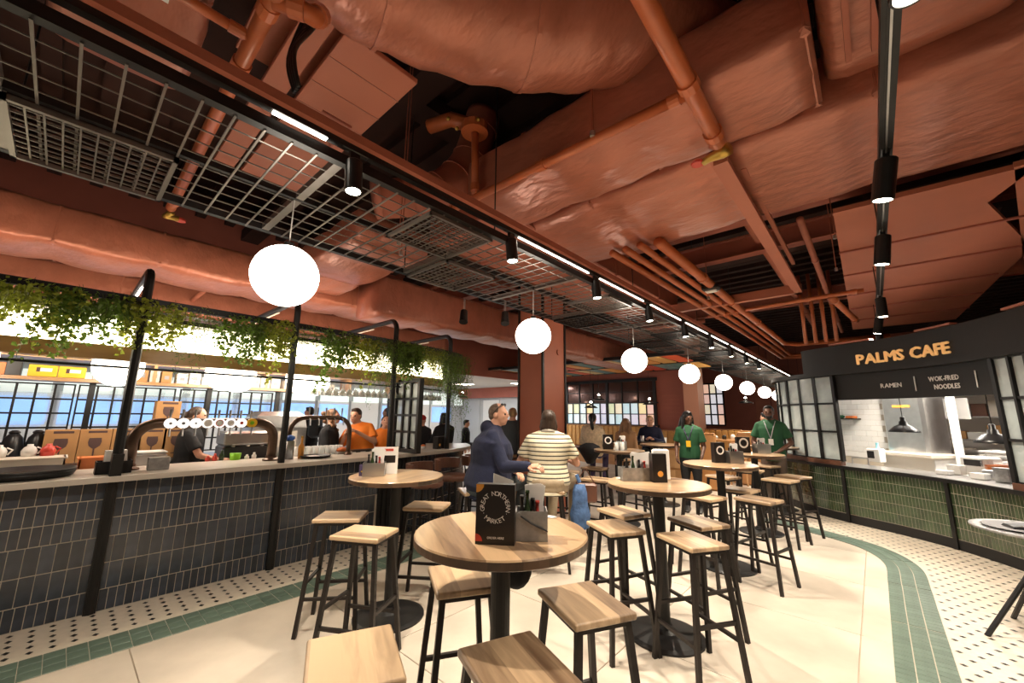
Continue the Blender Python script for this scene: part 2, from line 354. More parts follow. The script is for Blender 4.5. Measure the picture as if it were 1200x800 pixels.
# mosaic strip beside the bar
tL = arc_of(barp, 4.1)
ribbon(MB(), barp, 0, tL, 0, .55, -.01, .003, 40).build('mosaic_strip', M['mosaic'], fl)
d = MB(); t = .05
def dot(mb, p, s=.019):
    mb.add([(p.x - s * 1.25, p.y, .0048), (p.x, p.y - s, .0048), (p.x + s * 1.25, p.y, .0048), (p.x, p.y + s, .0048)], [(0, 1, 2, 3)])
y = -1.21
while y < 4.0:
    for k in range(5): 
        q = barp.at(arc_of(barp, y), .08 + .096 * k)[0]; q.y = y; dot(d, q)
    y += .1
d.build('mosaic_dots', M['dot'], fl)['kind'] = 'stuff'
gb = MB().cbox((0, 0, 0), (.096, .096, .012), .0015).mesh('border_tile'); gb.materials.append(M['gtile'])
ribbon(MB(), barp, 0, tL, .548, .855, -.01, .0015, 40).build('border_grout', M['tgrout'], fl)
t = arc_of(barp, -.62)
while t < tL - .1:
    for k in range(3):
        p, dd, n = barp.at(t, .60 + .1 * k)
        put('border_tile', gb, None, fl, loc=(p.x, p.y, 0), rot=(0, 0, math.atan2(dd.y, dd.x)))
    t += .1
# border on the cafe side: outer line follows the counter then runs straight towards the viewer
RB = [(-1.35, 7.75), (-1.05, 7.57), (-.62, 7.36), (-.20, 7.08), (.06, 6.72), (.20, 6.25), (.215, 5.6), (.215, 5.0), (.215, 4.4), (.215, 3.8), (.215, 3.0), (.215, 2.2), (.215, 1.2)]
rbp = path(RB, 1, 8)
if rbp.at(rbp.L * .9)[2].x > 0: rbp.side = -1
ribbon(MB(), rbp, 0, rbp.L, -.004, .30, -.01, .0015, 60).build('border_grout', M['tgrout'], fl)
gb2 = MB().cbox((0, 0, 0), (.061, .094, .012), .001).mesh('border_tile'); gb2.materials.append(M['gtile'])
t = .05; n_ = 0
while t < rbp.L - .6:
    for k in range(3):
        p, dd, n = rbp.at(t, .05 + .1 * k)
        put('border_tile', gb2, None, fl, loc=(p.x, p.y, 0), rot=(0, 0, math.atan2(dd.y, dd.x))); n_ += 1
    t += .066 if int(t / .99) == int((t + .066) / .99) else .078
# ivory mosaic between border and cafe counter
mo = MB(); ys = [i * .25 for i in range(5, 32)]
outer = [p for p in cafep.p if p.y < 9.3]
poly_in = [rbp.at(rbp.L * i / 60, 0)[0] for i in range(61)]
vs = [(p.x, p.y, .0028) for p in poly_in] + [(q.x + .1, q.y + .1, .0028) for q in outer] 
inn = [rbp.at(rbp.L * i / 60, 0)[0] for i in range(61)]
P2 = Path2(outer + [Vector((1.62, 1.2, 0))]); P2.side = 1
R = []
for i in range(61):
    q = P2.at(P2.L * i / 60, 0)[0]; R.append([inn[i] + Vector((0, 0, .0028)), q + Vector((.12, .08, .0028)), q + Vector((.12, .08, -.01)), inn[i] + Vector((0, 0, -.01))])
mo.loft(R).build('mosaic_strip', M['mosaic'], fl)
d = MB(); import bisect
def inside(p, poly):
    c = False; n = len(poly)
    for i in range(n):
        a, b = poly[i], poly[(i + 1) % n]
        if (a.y > p[1]) != (b.y > p[1]) and p[0] < (b.x - a.x) * (p[1] - a.y) / (b.y - a.y) + a.x: c = not c
    return c
region = inn + list(reversed(P2.p))
y = 1.2
while y < 9:
    x = -1.5 + (.05 if int(round(y / .1)) % 2 else 0)
    while x < 1.7:
        if inside((x, y), region) and inside((x - .03, y), region) and inside((x, y - .02), region): dot(d, Vector((x, y, 0)), .017)
        x += .1
    y += .1
d.build('mosaic_dots', M['dot'], fl)['kind'] = 'stuff'

# ceiling slab with ribs, far walls
ce = struct(MB().b2((-17, -3, 5.2), (9, 28, 5.35)).build('ceiling', M['slab']))
rb = MB()
for i in range(60): rb.b2((-12, -2 + .45 * i, 5.1), (9, -1.85 + .45 * i, 5.2))
rb.build('ribs', M['slab'], ce)['kind'] = 'stuff'
for i, y in enumerate((-1.6, 1.9, 5.6, 9.2, 13.0)):
    MB().b2((-12, y, 4.88), (9, y + .3, 5.1)).build('concrete_beam', M['slab'], ce)
for i, x in enumerate((-8.2, -3.6, 1.9)):
    MB().b2((x, -3, 4.9), (x + .3, 28, 5.1)).build('concrete_beam', M['slab'], ce)
struct(MB().b2((8.9, -3, 0), (9.1, 28, 5.2)).build('wall_right', M['terra_wall']))
struct(MB().b2((-17, 27.9, 0), (9, 28.1, 5.2)).build('wall_far', M['terra_wall']))
wl = struct(MB().b2((-15.2, -3, 0), (-15, 16, 5.2)).build('wall_left', M['greywall']))
gs = MB().b2((-15, -3, 2.75), (-9.0, 13, 2.85)).build('grey_soffit', M['greyceil'], wl)
for i, (lx, ly) in enumerate(((-12, 0), (-12, 3.5), (-12, 7), (-12, 10.5), (-9.8, 11.5))):  # added panels with area lamps, put in to brighten the grey wall
    t = thing('added_ceiling_light', 'added square ceiling panel to light the pale hall, %s from the left' % ('first', 'second', 'third', 'fourth', 'fifth')[i], 'added ceiling light', (lx, ly, 2.72)); MB().b2((-.32, -.32, .0), (.32, .32, .03)).build('frame', M['white'], t); MB().b2((-.3, -.3, -.004), (.3, .3, 0)).build('diffuser', M['strip'], t)
    l = bpy.data.lights.new('lamp', 'AREA'); l.energy = 40; l.size = .55; l.color = (.92, .96, 1); lo = bpy.data.objects.new('lamp', l); COL.objects.link(lo); lo.parent = t; lo.location = (0, 0, -.02)
for i in range(14):                                   # pale shop front panels and lit displays on the far left wall
    y0 = -2.6 + i * 1.25
    MB().cbox((-14.95, y0 + .6, 1.0), (.06, 1.15, 2.0), .01).build('shopfront_panel', M['white'] if i % 3 else M['greywall'], wl)
    if i < 8 or i % 2: MB().b2((-14.9, y0 + .08, 1.2), (-14.88, y0 + 1.14, 1.86)).build('lit_display', M['screenblue'], wl)
    MB().b2((-14.9, y0 + .08, 1.96), (-14.88, y0 + 1.14, 2.5)).build('lit_header', M['screenpale'], wl)
struct(MB().b2((-9.05, -3, 2.72), (-8.95, 13, 5.2)).build('trim_3', M['terra_wall']))
wb = struct(MB().b2((-15, 13.0, 0), (-9.6, 13.2, 3)).build('wall_back_left', M['greywall']))
for i in range(4): MB().b2((-14.6 + i * 1.25, 12.94, .2), (-13.6 + i * 1.25, 13.0, 2.2)).build('grey_panel', M['white'] if i % 2 else M['greywall'], wb)
struct(MB().b2((-15, 12.8, 2.3), (-9.3, 13.2, 2.85)).build('trim_1', M['terra_wall']))

# column
co = struct(MB().b2((-4.45, 5.16, 0), (-3.95, 5.78, 5.1)).build('wall_column', M['board']))
for x, y in ((-3.945, 5.155), (-4.455, 5.155), (-3.945, 5.785)):
    MB().b2((x - .018, y - .018, .02), (x + .018, y + .018, 4.2)).build('corner_trim', M['black'] if (x, y) == (-3.945, 5.155) else M['black'], co)
MB().cone((-3.95, 5.6, 2.62), (-3.93, 5.6, 2.62), .05, .05, 12).build('alarm_sounder', M['terra'], co)

# rear wall A with muntin window ------------------------------------------------
YW = 13.0
wa = struct(MB().b2((-9.6, YW, 0), (-4.28, YW + .2, 5.2)).build('wall_back', M['terra_wall']))
pc = [(.42, .62, .66), (.55, .58, .28), (.48, .48, .62), (.72, .38, .28), (.50, .66, .70), (.66, .62, .66), (.60, .72, .76), (.78, .64, .40), (.80, .38, .20), (.60, .55, .68), (.85, .62, .22), (.55, .62, .60)]
pc = [tuple(.68 * v + .18 for v in c) for c in pc]; pm = [mat('lit_coloured_pane', c, .3, em=.7, emcol=c, var=.25, vscale=5) for c in pc]
w1 = struct(thing('window_1', None, None, (0, YW, 0)))
x0, x1 = -8.75, -5.30
fr = MB(); fr.b2((x0 - .08, -.10, 1.20), (x1 + .1, -.01, 1.28)); fr.b2((x0 - .08, -.10, 2.72), (x1 + .1, -.01, 2.82)); fr.b2((x0 - .08, -.1, 1.98), (x1 + .1, -.02, 2.02))
nx = 12; dx = (x1 - x0) / nx
for i in range(nx + 1): 
    w = .05 if i in (0, 6, 12) else .018
    fr.b2((x0 + i * dx - w, -.09, 1.2), (x0 + i * dx + w, -.02, 2.75 if i % 2 == 0 else 2.0))
fr.b2((x0, -.08, 1.61), (x1, -.03, 1.64)); fr.b2((x0, -.08, 2.36), (x1, -.03, 2.39))
fr.build('window_frame', M['black'], w1)
dark = mat('dark_mirror_pane', (.10, .05, .04), .12, metal=.6)
for i in range(nx):
    for k, (a, b) in enumerate(((1.28, 1.61), (1.64, 1.98))):
        MB().b2((x0 + i * dx + .018, -.05, a), (x0 + (i + 1) * dx - .018, -.04, b)).build('pane', pm[(i * 5 + k * 7 + (i * i) % 3) % 12], w1)
for i in range(0, nx, 2):
    for a, b in ((2.03, 2.36), (2.39, 2.72)): MB().b2((x0 + i * dx + .02, -.05, a), (x0 + (i + 2) * dx - .02, -.04, b)).build('pane', dark, w1)
# lighter pier, then the deeper wall
struct(MB().b2((-4.28, YW - .35, 0), (-3.86, YW + .2, 5.2)).build('trim_2', mat('pale_terracotta', (.62, .30, .20), .6)))
for r in range(7):                                     # painted lines of small lettering on the terracotta pier
    pass
wr = MB()
for r, s in enumerate(('good food good company', 'pull up a stool and stay', 'a while eat drink share', 'meet your friends here', 'made fresh every day', 'all under one roof')):
    add_text(wr, s, frame_m((-4.78, YW - .005, 2.2 - r * .13), (1, 0, 0), (0, 0, 1)), .055, depth=.1)
wr.build('wall_lettering', M['board'], wa)
wB = struct(MB().b2((-9, 23, 0), (2, 23.2, 5.2)).build('wall_rear', M['terra_wall']))
MB().b2((-3.6, 22.8, 0), (-3.2, 23, 5.2)).build('pilaster', M['board'], wB); MB().b2((-4.3, 22.85, 0), (-3.7, 23, 5.2)).build('pilaster', M['terra'], wB)
def rearwin(xa, xb, za, zb, nx, nz, name):
    w = struct(thing(name, None, None, (0, 23, 0))); f = MB(); dx = (xb - xa) / nx; dz = (zb - za) / nz
    for i in range(nx + 1): f.b2((xa + i * dx - .035, -.1, za), (xa + i * dx + .035, -.02, zb))
    for i in range(nz + 1): f.b2((xa, -.1, za + i * dz - .035), (xb, -.02, za + i * dz + .035))
    f.build('window_frame', M['black'], w)
    for i in range(nx):
        for k in range(nz):
            MB().b2((xa + i * dx + .035, -.06, za + k * dz + .035), (xa + (i + 1) * dx - .035, -.05, za + (k + 1) * dz - .035)).build('pane', pm[(3, 5, 8, 5, 3, 7, 5)[(i * 3 + k * 2) % 7]], w)
rearwin(-7.05, -5.75, 1.15, 3.3, 4, 4, 'window_2')
rearwin(-3.15, -1.9, 1.25, 2.3, 3, 2, 'window_3')

# ================================================================ CEILING SERVICES
def wrapped_duct(label, lo, hi, axis, seams, dark=False, group=None):
    """insulated rectangular duct with soft corners and slack between the seams"""
    c = [(a + b) / 2 for a, b in zip(lo, hi)]; t = thing('insulated_duct', label, 'duct', (c[0], c[1], lo[2]), 0, group)
    a0, a1 = lo[axis] - c[axis], hi[axis] - c[axis]; oth = 1 - axis; hw = (hi[oth] - lo[oth]) / 2; hh = hi[2] - lo[2]
    N = max(8, int((a1 - a0) / .12)); rng = random.Random(len(label)); R = []
    sp = [a0 + (a1 - a0) * s for s in seams]
    for i in range(N + 1):
        s = a0 + (a1 - a0) * i / N; near = min([abs(s - q) for q in sp] + [9]); sag = .045 * (1 - math.exp(-(near / .12) ** 2)); sag += rng.uniform(-.008, .008)
        ring = []
        for k in range(28):
            an = 2 * PI * k / 28; cx, cz = math.cos(an), math.sin(an); e = .22
            px = math.copysign(abs(cx) ** e, cx) * (hw + sag * .5 + rng.uniform(-.006, .006)); pz = math.copysign(abs(cz) ** e, cz) * (hh / 2 + (sag if cz < 0 else sag * .3) * (1 - .6 * abs(cx)) + rng.uniform(-.006, .006)) + hh / 2
            v = [0, 0, pz]; v[axis] = s; v[oth] = px; ring.append(Vector(v))
        R.append(ring)
    mb = MB().loft(R); mb.build('insulation_wrap', M['duct'], t, smooth=True)
    for q in sp:
        v = [0, 0, hh / 2]; v[axis] = q; dd = [hw * 2 + .006, hw * 2 + .006, hh + .01]; dd[axis] = .05
        MB().cbox(v, dd, .03).build('seam_tape', M['duct'], t)
    return t
dP = wrapped_duct('wide insulated duct, nearer of the two crossing above the pipe tee', (-2.75, 2.40, 3.62), (-.02, 3.14, 4.05), 0, (.25, .6, .99))
dQ = wrapped_duct('widest wrinkled insulated duct with its front edge over the pipe row', (-2.9, 3.24, 3.62), (3.4, 4.62, 4.1), 0, (.16, .34, .5, .68, .86))
dL = wrapped_duct('long insulated duct running above the ivy gantry of the bar', (-6.75, -2.6, 3.2), (-5.95, 4.2, 3.62), 1, (.15, .34, .46, .6, .8))
dL2 = wrapped_duct('further insulated duct low behind the bar gantry arches', (-8.5, -2.6, 2.95), (-7.5, 6.0, 3.4), 1, (.15, .34, .46, .6, .8))
dR = wrapped_duct('short insulated branch duct bridging to the truss above first globe', (-5.9, 1.75, 3.32), (-3.7, 2.6, 3.62), 0, (.3, .7))
dM = wrapped_duct('long flat sided duct between bar gantry and the steel truss', (-5.6, 2.75, 2.95), (-5.0, 12, 3.5), 1, (.1, .25, .4, .6))
dN = wrapped_duct('short insulated duct with white paper tags, top left of view', (-3.3, -.35, 3.72), (-1.2, .24, 4.1), 0, (.4,))
for (x, y) in ((-2.22, .02), (-2.52, .05)):
    MB().box((x - dN.location.x, y - dN.location.y, -.055), (.035, .05, .002)).build('paper_tag', M['paper'], dN)
dU = wrapped_duct('dark overhead duct above the right hand pipe run', (-1.0, .6, 4.4), (2.6, 1.9, 4.85), 0, (.3, .6))
dV = wrapped_duct('insulated duct with square end beside the right light track', (.03, 1.3, 3.80), (.85, 3.14, 4.3), 1, (.5,))
dW = wrapped_duct('dark insulated duct crossing above the cafe fascia', (1.6, 8.2, 3.75), (5, 9.4, 4.25), 0, (.3, .6))
# plain box duct faces behind the truss
t = thing('box_duct', 'plain terracotta box duct above the mesh truss, behind first globe', 'duct', (-3.2, 5.2, 3.6))
MB().cbox((0, 0, .2), (1.2, 5.0, .4), .015).build('duct_body', M['terra'], t)
for y in (-1.6, 0, 1.6): MB().cbox((0, y, .2), (1.24, .05, .44), .01).build('flange', M['terra'], t)
# round wrapped duct
t = thing('round_duct', 'fat round insulated duct bending away at the top of the view', 'duct', (-1.85, 1.1, 4.15))
P = smoothpts([(.3, -3.0, 0), (.1, -1.6, 0), (-.08, -.6, .0), (.06, .1, .02), (.42, .72, .06), (.85, 1.3, .2), (1.15, 2.2, .3)], 7)
mb = MB(); mb.tube(P, [.41 + .012 * math.sin(i * 1.9) for i in range(len(P))], 26); mb.build('insulation_wrap', M['duct'], t, smooth=True)
for i in (9, 18, 27, 34): MB().cone(P[i] - (P[i + 1] - P[i]) * .15, P[i] + (P[i + 1] - P[i]) * .15, .425, .425, 26).build('seam_tape', M['duct'], t)
# flexible spiral duct behind
t = thing('flexible_duct', 'ribbed flexible round duct dropping behind the truss', 'duct', (-3.15, 2.25, 3.80))
P = smoothpts([(-.25, -.5, -.2), (0, 0, 0), (.12, .35, .45), (.2, .5, 1.1)], 8); mb = MB(); mb.tube(P, .19, 18); mb.build('sleeve', M['terra'], t, smooth=True)
for i in range(1, len(P) - 1, 4): MB().cone(P[i] - (P[i + 1] - P[i]) * .08, P[i] + (P[i + 1] - P[i]) * .08, .2, .2, 18).build('rib', M['terra'], t)

def pipe(label, pts, r, couplings=(), name='pipe', m='terra_pipe', group=None, cat='pipe', n=12):
    o = Vector(pts[0]); t = thing(name, label, cat, tuple(o), 0, group); L = [Vector(p) - o for p in pts]
    MB().tube(L, r, n).build('pipe_body', M[m], t, smooth=True)
    for u in couplings:
        k = u * (len(L) - 1); i = min(int(k), len(L) - 2); p = L[i].lerp(L[i + 1], k - i); d = (L[i + 1] - L[i]).normalized() * .035
        MB().cone(p - d, p + d, r * 1.22, r * 1.22, n).build('coupling', M[m], t, smooth=False)
    return t
pipe('thick orange pipe running from the top edge to the yellow valve', [(-.58, .9, 3.5), (-.60, 2.0, 3.5), (-.62, 2.9, 3.5)], .052, (.25, .62, .93))
pipe('orange pipe along the near edge of the wide duct', [(-2.95, 2.32, 3.56), (-1.8, 2.34, 3.56), (-.66, 2.34, 3.54)], .036, (.02, .5, .97))
t = pipe('orange riser pipe with flanged valve standing on the duct edge pipe', [(-2.55, 2.30, 3.58), (-2.55, 2.27, 4.35)], .036, (.08, .9))
MB().cone((0, -.03, .62), (0, -.03, .70), .13, .13, 16).build('valve_flange', M['terra_pipe'], t); MB().tube([(-.05, -.05, .72), (-.25, -.12, .85), (-.5, -.2, .85)], .07, 12).build('valve_body', M['terra_pipe'], t, smooth=True)
for q in ((-.12, -.15, .66), (.12, -.1, .66), (-.2, -.2, .78)): MB().sph(q, .02, 8, 6).build('brass_plug', M['brass'], t)
t = pipe('orange sprinkler main crossing under the soffit to the red yellow valve', [(-1.85, .40, 3.5), (-2.6, .41, 3.5), (-4.9, .44, 3.5)], .04, (.1, .42, .96))
MB().tube([(-3.1, .06, -.02), (-3.16, .02, -.05), (-3.2, .12, -.03)], .03, 8).build('brass_valve', M['brass'], t, smooth=True); MB().lathe([(.05, 0), (.05, .02)], (-3.22, .14, -.04), 10).build('valve_wheel', M['redpl'], t)
pipe('orange branch pipe from the top edge to the sprinkler main', [(-2.26, -.6, 3.5), (-2.24, .38, 3.5)], .026, (.3, .95))
pipe('fat orange elbow pipe at the top edge', [(-1.93, .40, 3.5), (-1.88, .5, 3.5), (-1.90, .58, 3.53), (-1.95, .62, 3.62)], .045, (.3, .9))
YV = thing('gate_valve', 'yellow brass valve with red wheel at the end of the thick pipe', 'valve', (-.62, 2.98, 3.48))
MB().tube([(.05, 0, 0), (0, .02, .0), (-.09, .03, .0), (-.14, .05, 0)], [.05, .045, .03, .03], 10).build('valve_body', M['brass'], YV, smooth=True)
MB().lathe([(.045, -.01), (.05, 0), (.045, .01)], (-.18, .04, 0), 12).build('hand_wheel', M['redpl'], YV)
# channel frame below the ducts
t = thing('channel_frame', 'rectangular terracotta steel channel frame hung under the wrinkled duct', 'frame', (-.66, 3.1, 3.46))
MB().b2((-.05, 0, 0), (.05, 4.35, .05)).build('channel', M['board'], t)
MB().b2((-.08, 0, .05), (-.05, 4.35, .12)).build('channel_lip', M['board'], t)
MB().b2((-2.3, 4.25, 0), (.05, 4.35, .06)).build('channel', M['board'], t)
MB().b2((-2.3, 4.25, .06), (.05, 4.28, .14)).build('channel_lip', M['board'], t)
MB().b2((.06, .4, .12), (.10, 3.2, .16)).build('conduit', M['board'], t)
# row of pipes
for i, (x0, x1, yy) in enumerate(((-2.15, -2.06, 4.2), (-1.98, -1.90, 4.2), (-1.80, -1.74, 4.2))):
    pipe(('left', 'middle', 'right')[i] + ' pipe of the three parallel pipes beyond the wrinkled duct', [(x0, yy, 3.5), (x1, 10, 3.5), (x1, 15.5 - i * .3, 3.5), (x1 + .3, 15.8 - i * .3, 3.5), (1.0, 15.8 - i * .3, 3.5)], .042, (.18, .5), group='three parallel service pipes')
pipe('thicker coupled pipe right of the three parallel pipes', [(-1.62, 4.3, 3.52), (-1.60, 8.2, 3.5), (-1.56, 12.5, 3.5), (-1.3, 12.9, 3.5), (.5, 12.9, 3.5)], .062, (.1, .2, .32))
t = pipe('orange pipe crossing above the cafe end of the channel frame', [(-2.2, 8.2, 3.5), (-.2, 8.0, 3.5), (.1, 8.0, 3.5)], .035, (.4, .8))
pipe('sloping orange drop pipe below the small brass valve', [(-.30, 8.0, 3.46), (-.05, 10.2, 3.45)], .05, (.1, .9))
for i in range(4): pipe('vertical service pipe ' + ('nearest the drop pipe', 'second from the drop pipe', 'third from the drop pipe', 'furthest from the drop pipe')[i], [(-.9 + i * .17, 10.3, 3.1), (-.9 + i * .17, 10.3, 4.6)], .035, (.5,), group='vertical service pipes above the cafe screen')
pipe('long conduit across the soffit near the left wall', [(-9, 1.1, 3.2), (-6.6, 1.1, 3.2)], .03, (.5,), m='terra')
# boards
t = thing('soffit_board', 'flat terracotta soffit board above the first track spotlight', 'board', (-3.3, 1.1, 3.85))
MB().cbox((0, 0, .02), (2.3, .52, .04), .004).build('panel', M['board'], t)
for x in (-.2, .35, .62, .9): MB().b2((x - .004, -.26, -.004), (x + .004, .26, .001)).build('joint', M['terratrim'], t)
MB().tube([(.45, -.1, -.06), (.45, .12, -.06), (-.1, .12, -.06)], .012, 6).build('conduit', M['terra_wall'], t)
t = thing('soffit_board', 'narrow terracotta soffit board left of the flat board', 'board', (-3.3, .70, 3.85)); MB().cbox((0, 0, .02), (2.3, .16, .04), .004).build('panel', M['board'], t)
t = thing('soffit_board', 'angled terracotta board meeting the round duct', 'board', (-2.4, .70, 4.02)); MB().cbox((0, 0, .02), (1.2, .5, .04), .004).build('panel', M['board'], t)
t = thing('ceiling_board', 'large terracotta ceiling board field above the right light track', 'board', (.7, 8.3, 3.62))
MB().prism([(-.78, -3.3), (.55, -3.25), (.35, -2.6), (.95, -.75), (.8, 3.9), (-.85, 3.9)], .0, .05).build('panel', M['board'], t)
for y in (-2.0, -.9, .35, 1.5, 2.7): MB().b2((-.8, y - .02, -.02), (.85, y + .02, .002)).build('batten', M['terra_wall'], t)
t = thing('ceiling_board', 'terracotta ceiling board at the right edge, beyond the wrinkled duct', 'board', (2.1, 6.6, 3.62)); MB().prism([(-1.0, -1.6), (2, -1.6), (2, 1.6), (-.4, 1.6)], 0, .05).build('panel', M['board'], t)
t = thing('unistrut', 'two slotted metal strut lengths hanging beside the right track', 'bracket', (.35, 2.2, 3.72))
for x in (-.22, -.1): MB().b2((x - .015, -.5, 0), (x + .015, .75, .03)).build('strut', M['terra'], t)
# rods
for i, (x, y, z0) in enumerate(((-1.30, 2.30, 3.56), (-3.1, 1.9, 3.0), (-2.9, 1.75, 3.0), (-1.75, 6.6, 3.4), (-.15, 6.3, 3.4), (-.1, 5.4, 3.5))):
    t = thing('hanger_rod', ('thick threaded rod dropping to the duct edge pipe', 'thin rod left of the flexible duct', 'thin rod right beside the flexible duct', 'thin rod holding the ceiling sensor', 'rod under the far right board edge', 'rod beside the near right board edge')[i], 'rod', (x, y, z0))
    MB().cone((0, 0, 0), (0, 0, 5.1 - z0), .011 if i == 0 else .006, .011 if i == 0 else .006, 6).build('rod', M['terra'], t); MB().cone((0, 0, -.01), (0, 0, .03), .02, .02, 6).build('nut', M['steel'], t)
t = thing('ceiling_sensor', 'small black and white sensor box hanging below the rods', 'sensor', (-1.62, 6.3, 3.42)); MB().cbox((0, 0, .05), (.24, .16, .08), .02).build('housing', M['black'], t); MB().cbox((0, 0, 0), (.16, .1, .03), .01).build('diffuser', M['white'], t)
t = thing('cable_bundle', 'bundle of black cables hanging beside the sprinkler main', 'cable', (-2.12, .60, 3.25))
for k in range(4): MB().tube(smoothpts([(-.02 + .02 * k, .0, 0), (.03 * k - .05, -.04, .2), (.02, .02 * k, .5), (.03 * k, .05, .9)], 5), .012, 6).build('cable', M['black'], t, smooth=True)
mb = MB(); rr = random.Random(3)
t = thing('cable_tray', 'wire cable tray above the far end of the truss', 'tray', (-4.6, 7.5, 3.9))
for x in (-.25, .25): MB().bar((x, -5, 0), (x, 5, 0), .03, .06).build('side_rail', M['terra'], t)
for k in range(40): mb.bar((-.25, -5 + k * .25, -.02), (.25, -5 + k * .25, -.02), .012)
mb.build('rungs', M['terra'], t)['kind'] = 'stuff'
# more conduits / steel in the void, each a thing
for i, (a, b, r) in enumerate((((-9, 4.9, 4.2), (3, 4.9, 4.2), .05), ((-9, 7.0, 4.3), (3, 7.0, 4.3), .07), ((-7, 9.0, 3.6), (-2.5, 9.0, 3.6), .05), ((-1.0, 5, 4.2), (-1.0, 14, 4.2), .06), ((-7.2, -2, 3.9), (-7.2, 12, 3.9), .08), ((-.4, 5.6, 3.9), (-.4, 14, 3.9), .04))):
    pipe(('thin pipe crossing high above the channel frame', 'thick pipe crossing high above the parallel pipes', 'pipe crossing over the far end of the bar', 'high pipe running above the parallel pipes', 'high pipe far left behind the long duct', 'high pipe along the right board edge')[i], [a, tuple((p + q) / 2 for p, q in zip(a, b)), b], r, (.2, .5, .8), m='terra')
for i, y in enumerate((5.5, 6.7, 10.5)):
    t = thing('steel_beam', ('nearest', 'second', 'furthest')[i] + ' terracotta steel beam crossing the void beyond the wrinkled duct', 'beam', (-2, y, 4.0))
    MB().b2((-6, -.09, 0), (5, .09, .02)).b2((-6, -.09, .28), (5, .09, .3)).b2((-6, -.012, .0), (5, .012, .3)).build('web_and_flanges', M['terra_wall'], t)

# ================================================================ STEEL MESH TRUSS
XA, XB, ZT = -3.53, -2.20, 3.0
tr = thing('mesh_truss', 'long black steel ceiling frame of wire mesh bays above the tables', 'frame', (XB, .9, ZT))
def LB(mb, lo, hi): return mb.b2([a - b for a, b in zip(lo, (XB, .9, ZT))], [a - b for a, b in zip(hi, (XB, .9, ZT))])
PITCH = 1.315; Y0 = .9 - 3 * PITCH; NB = 20; Y1 = Y0 + NB * PITCH
LB(MB(), (XB - .02, Y0, ZT), (XB + .03, Y1, ZT + .06)).build('side_rail', M['black'], tr)
LB(MB(), (XA - .03, Y0, ZT), (XA + .02, Y1, ZT + .06)).build('side_rail', M['black'], tr)
LB(MB(), (-2.835, Y0, ZT), (-2.805, Y1, ZT + .05)).build('middle_rail', M['black'], tr)
for i in range(NB + 1): LB(MB(), (XA, Y0 + i * PITCH - .025, ZT + .002), (XB, Y0 + i * PITCH + .025, ZT + .052)).build('cross_rail', M['steelgrey_lit'] if i < 8 else M['black'], tr)  # near rails paler: underside light is in the colour, far ones stay black
for i in range(NB):
    y0 = Y0 + i * PITCH; w = MB()
    for k in range(1, 10): LB(w, (XA, y0 + k * PITCH / 10 - .0055, ZT - .006), (XB, y0 + k * PITCH / 10 + .0055, ZT + .002))
    for k in range(1, 10): LB(w, (XA + k * .133 - .003, y0, ZT + .002), (XA + k * .133 + .003, y0 + PITCH, ZT + .008))
    w.build('wire_grid', M['steelgrey_lit'], tr)
    # fine mesh panels set below, in a staggered pattern
    for (xa, xb, fa, fb) in (((XA + .03, -2.85, .0, .5),) if i % 2 == 0 else ((-2.80, XB - .02, .5, .98), (XA + .03, -2.85, .98, 1.0))) if i < 14 else ():
        if fb - fa < .1: continue
        p = MB(); ya, yb = y0 + fa * PITCH + .03, y0 + fb * PITCH
        for a, b in (((xa, ya), (xb, ya)), ((xa, yb), (xb, yb)), ((xa, ya), (xa, yb)), ((xb, ya), (xb, yb))):
            LB(p, (min(a[0], b[0]) - .012, min(a[1], b[1]) - .012, ZT - .035), (max(a[0], b[0]) + .012, max(a[1], b[1]) + .012, ZT - .008))
        n = 10
        for k in range(1, n):
            LB(p, (xa, ya + (yb - ya) * k / n - .004, ZT - .025), (xb, ya + (yb - ya) * k / n + .004, ZT - .018))
            LB(p, (xa + (xb - xa) * k / n - .004, ya, ZT - .018), (xa + (xb - xa) * k / n + .004, yb, ZT - .011))
        p.build('fine_mesh_panel', M['steelgrey_lit'] if i < 6 else M['black'], tr)  # near panels get the paler steel that stands for light from below
for i in range(0, NB, 2):
    for x in (XA, XB): MB().cone((x - XB, Y0 + i * PITCH - .9, .05), (x - XB, Y0 + i * PITCH - .9, 2.1), .006, .006, 6).build('hanger_rod', M['black'], tr)
# lighting rail above the right edge of the truss
lr = thing('lighting_rail', 'black lighting rail with lit strips along the truss edge', 'light rail', (-2.17, .9, 3.10))
MB().b2((-.022, -4, 0), (.022, 20, .06)).build('rail', M['black'], lr)
MB().b2((.022, -4, .035), (.06, 20, .09)).build('channel', M['terra'], lr)
MB().b2((-.013, -.38, -.008), (.013, -.10, -.001)).build('led_strip', M['strip'], lr)
y = .05; i = 0
while y < 16:
    if y > 1.2: MB().b2((-.006, y + .12, -.008), (.006, y + 1.30, -.001)).build('led_strip', M['strip'], lr)
    y += 1.42; i += 1
MB().b2((-.13, -4, -.05), (-.11, 20, -.02)).build('cable', M['black'], lr)

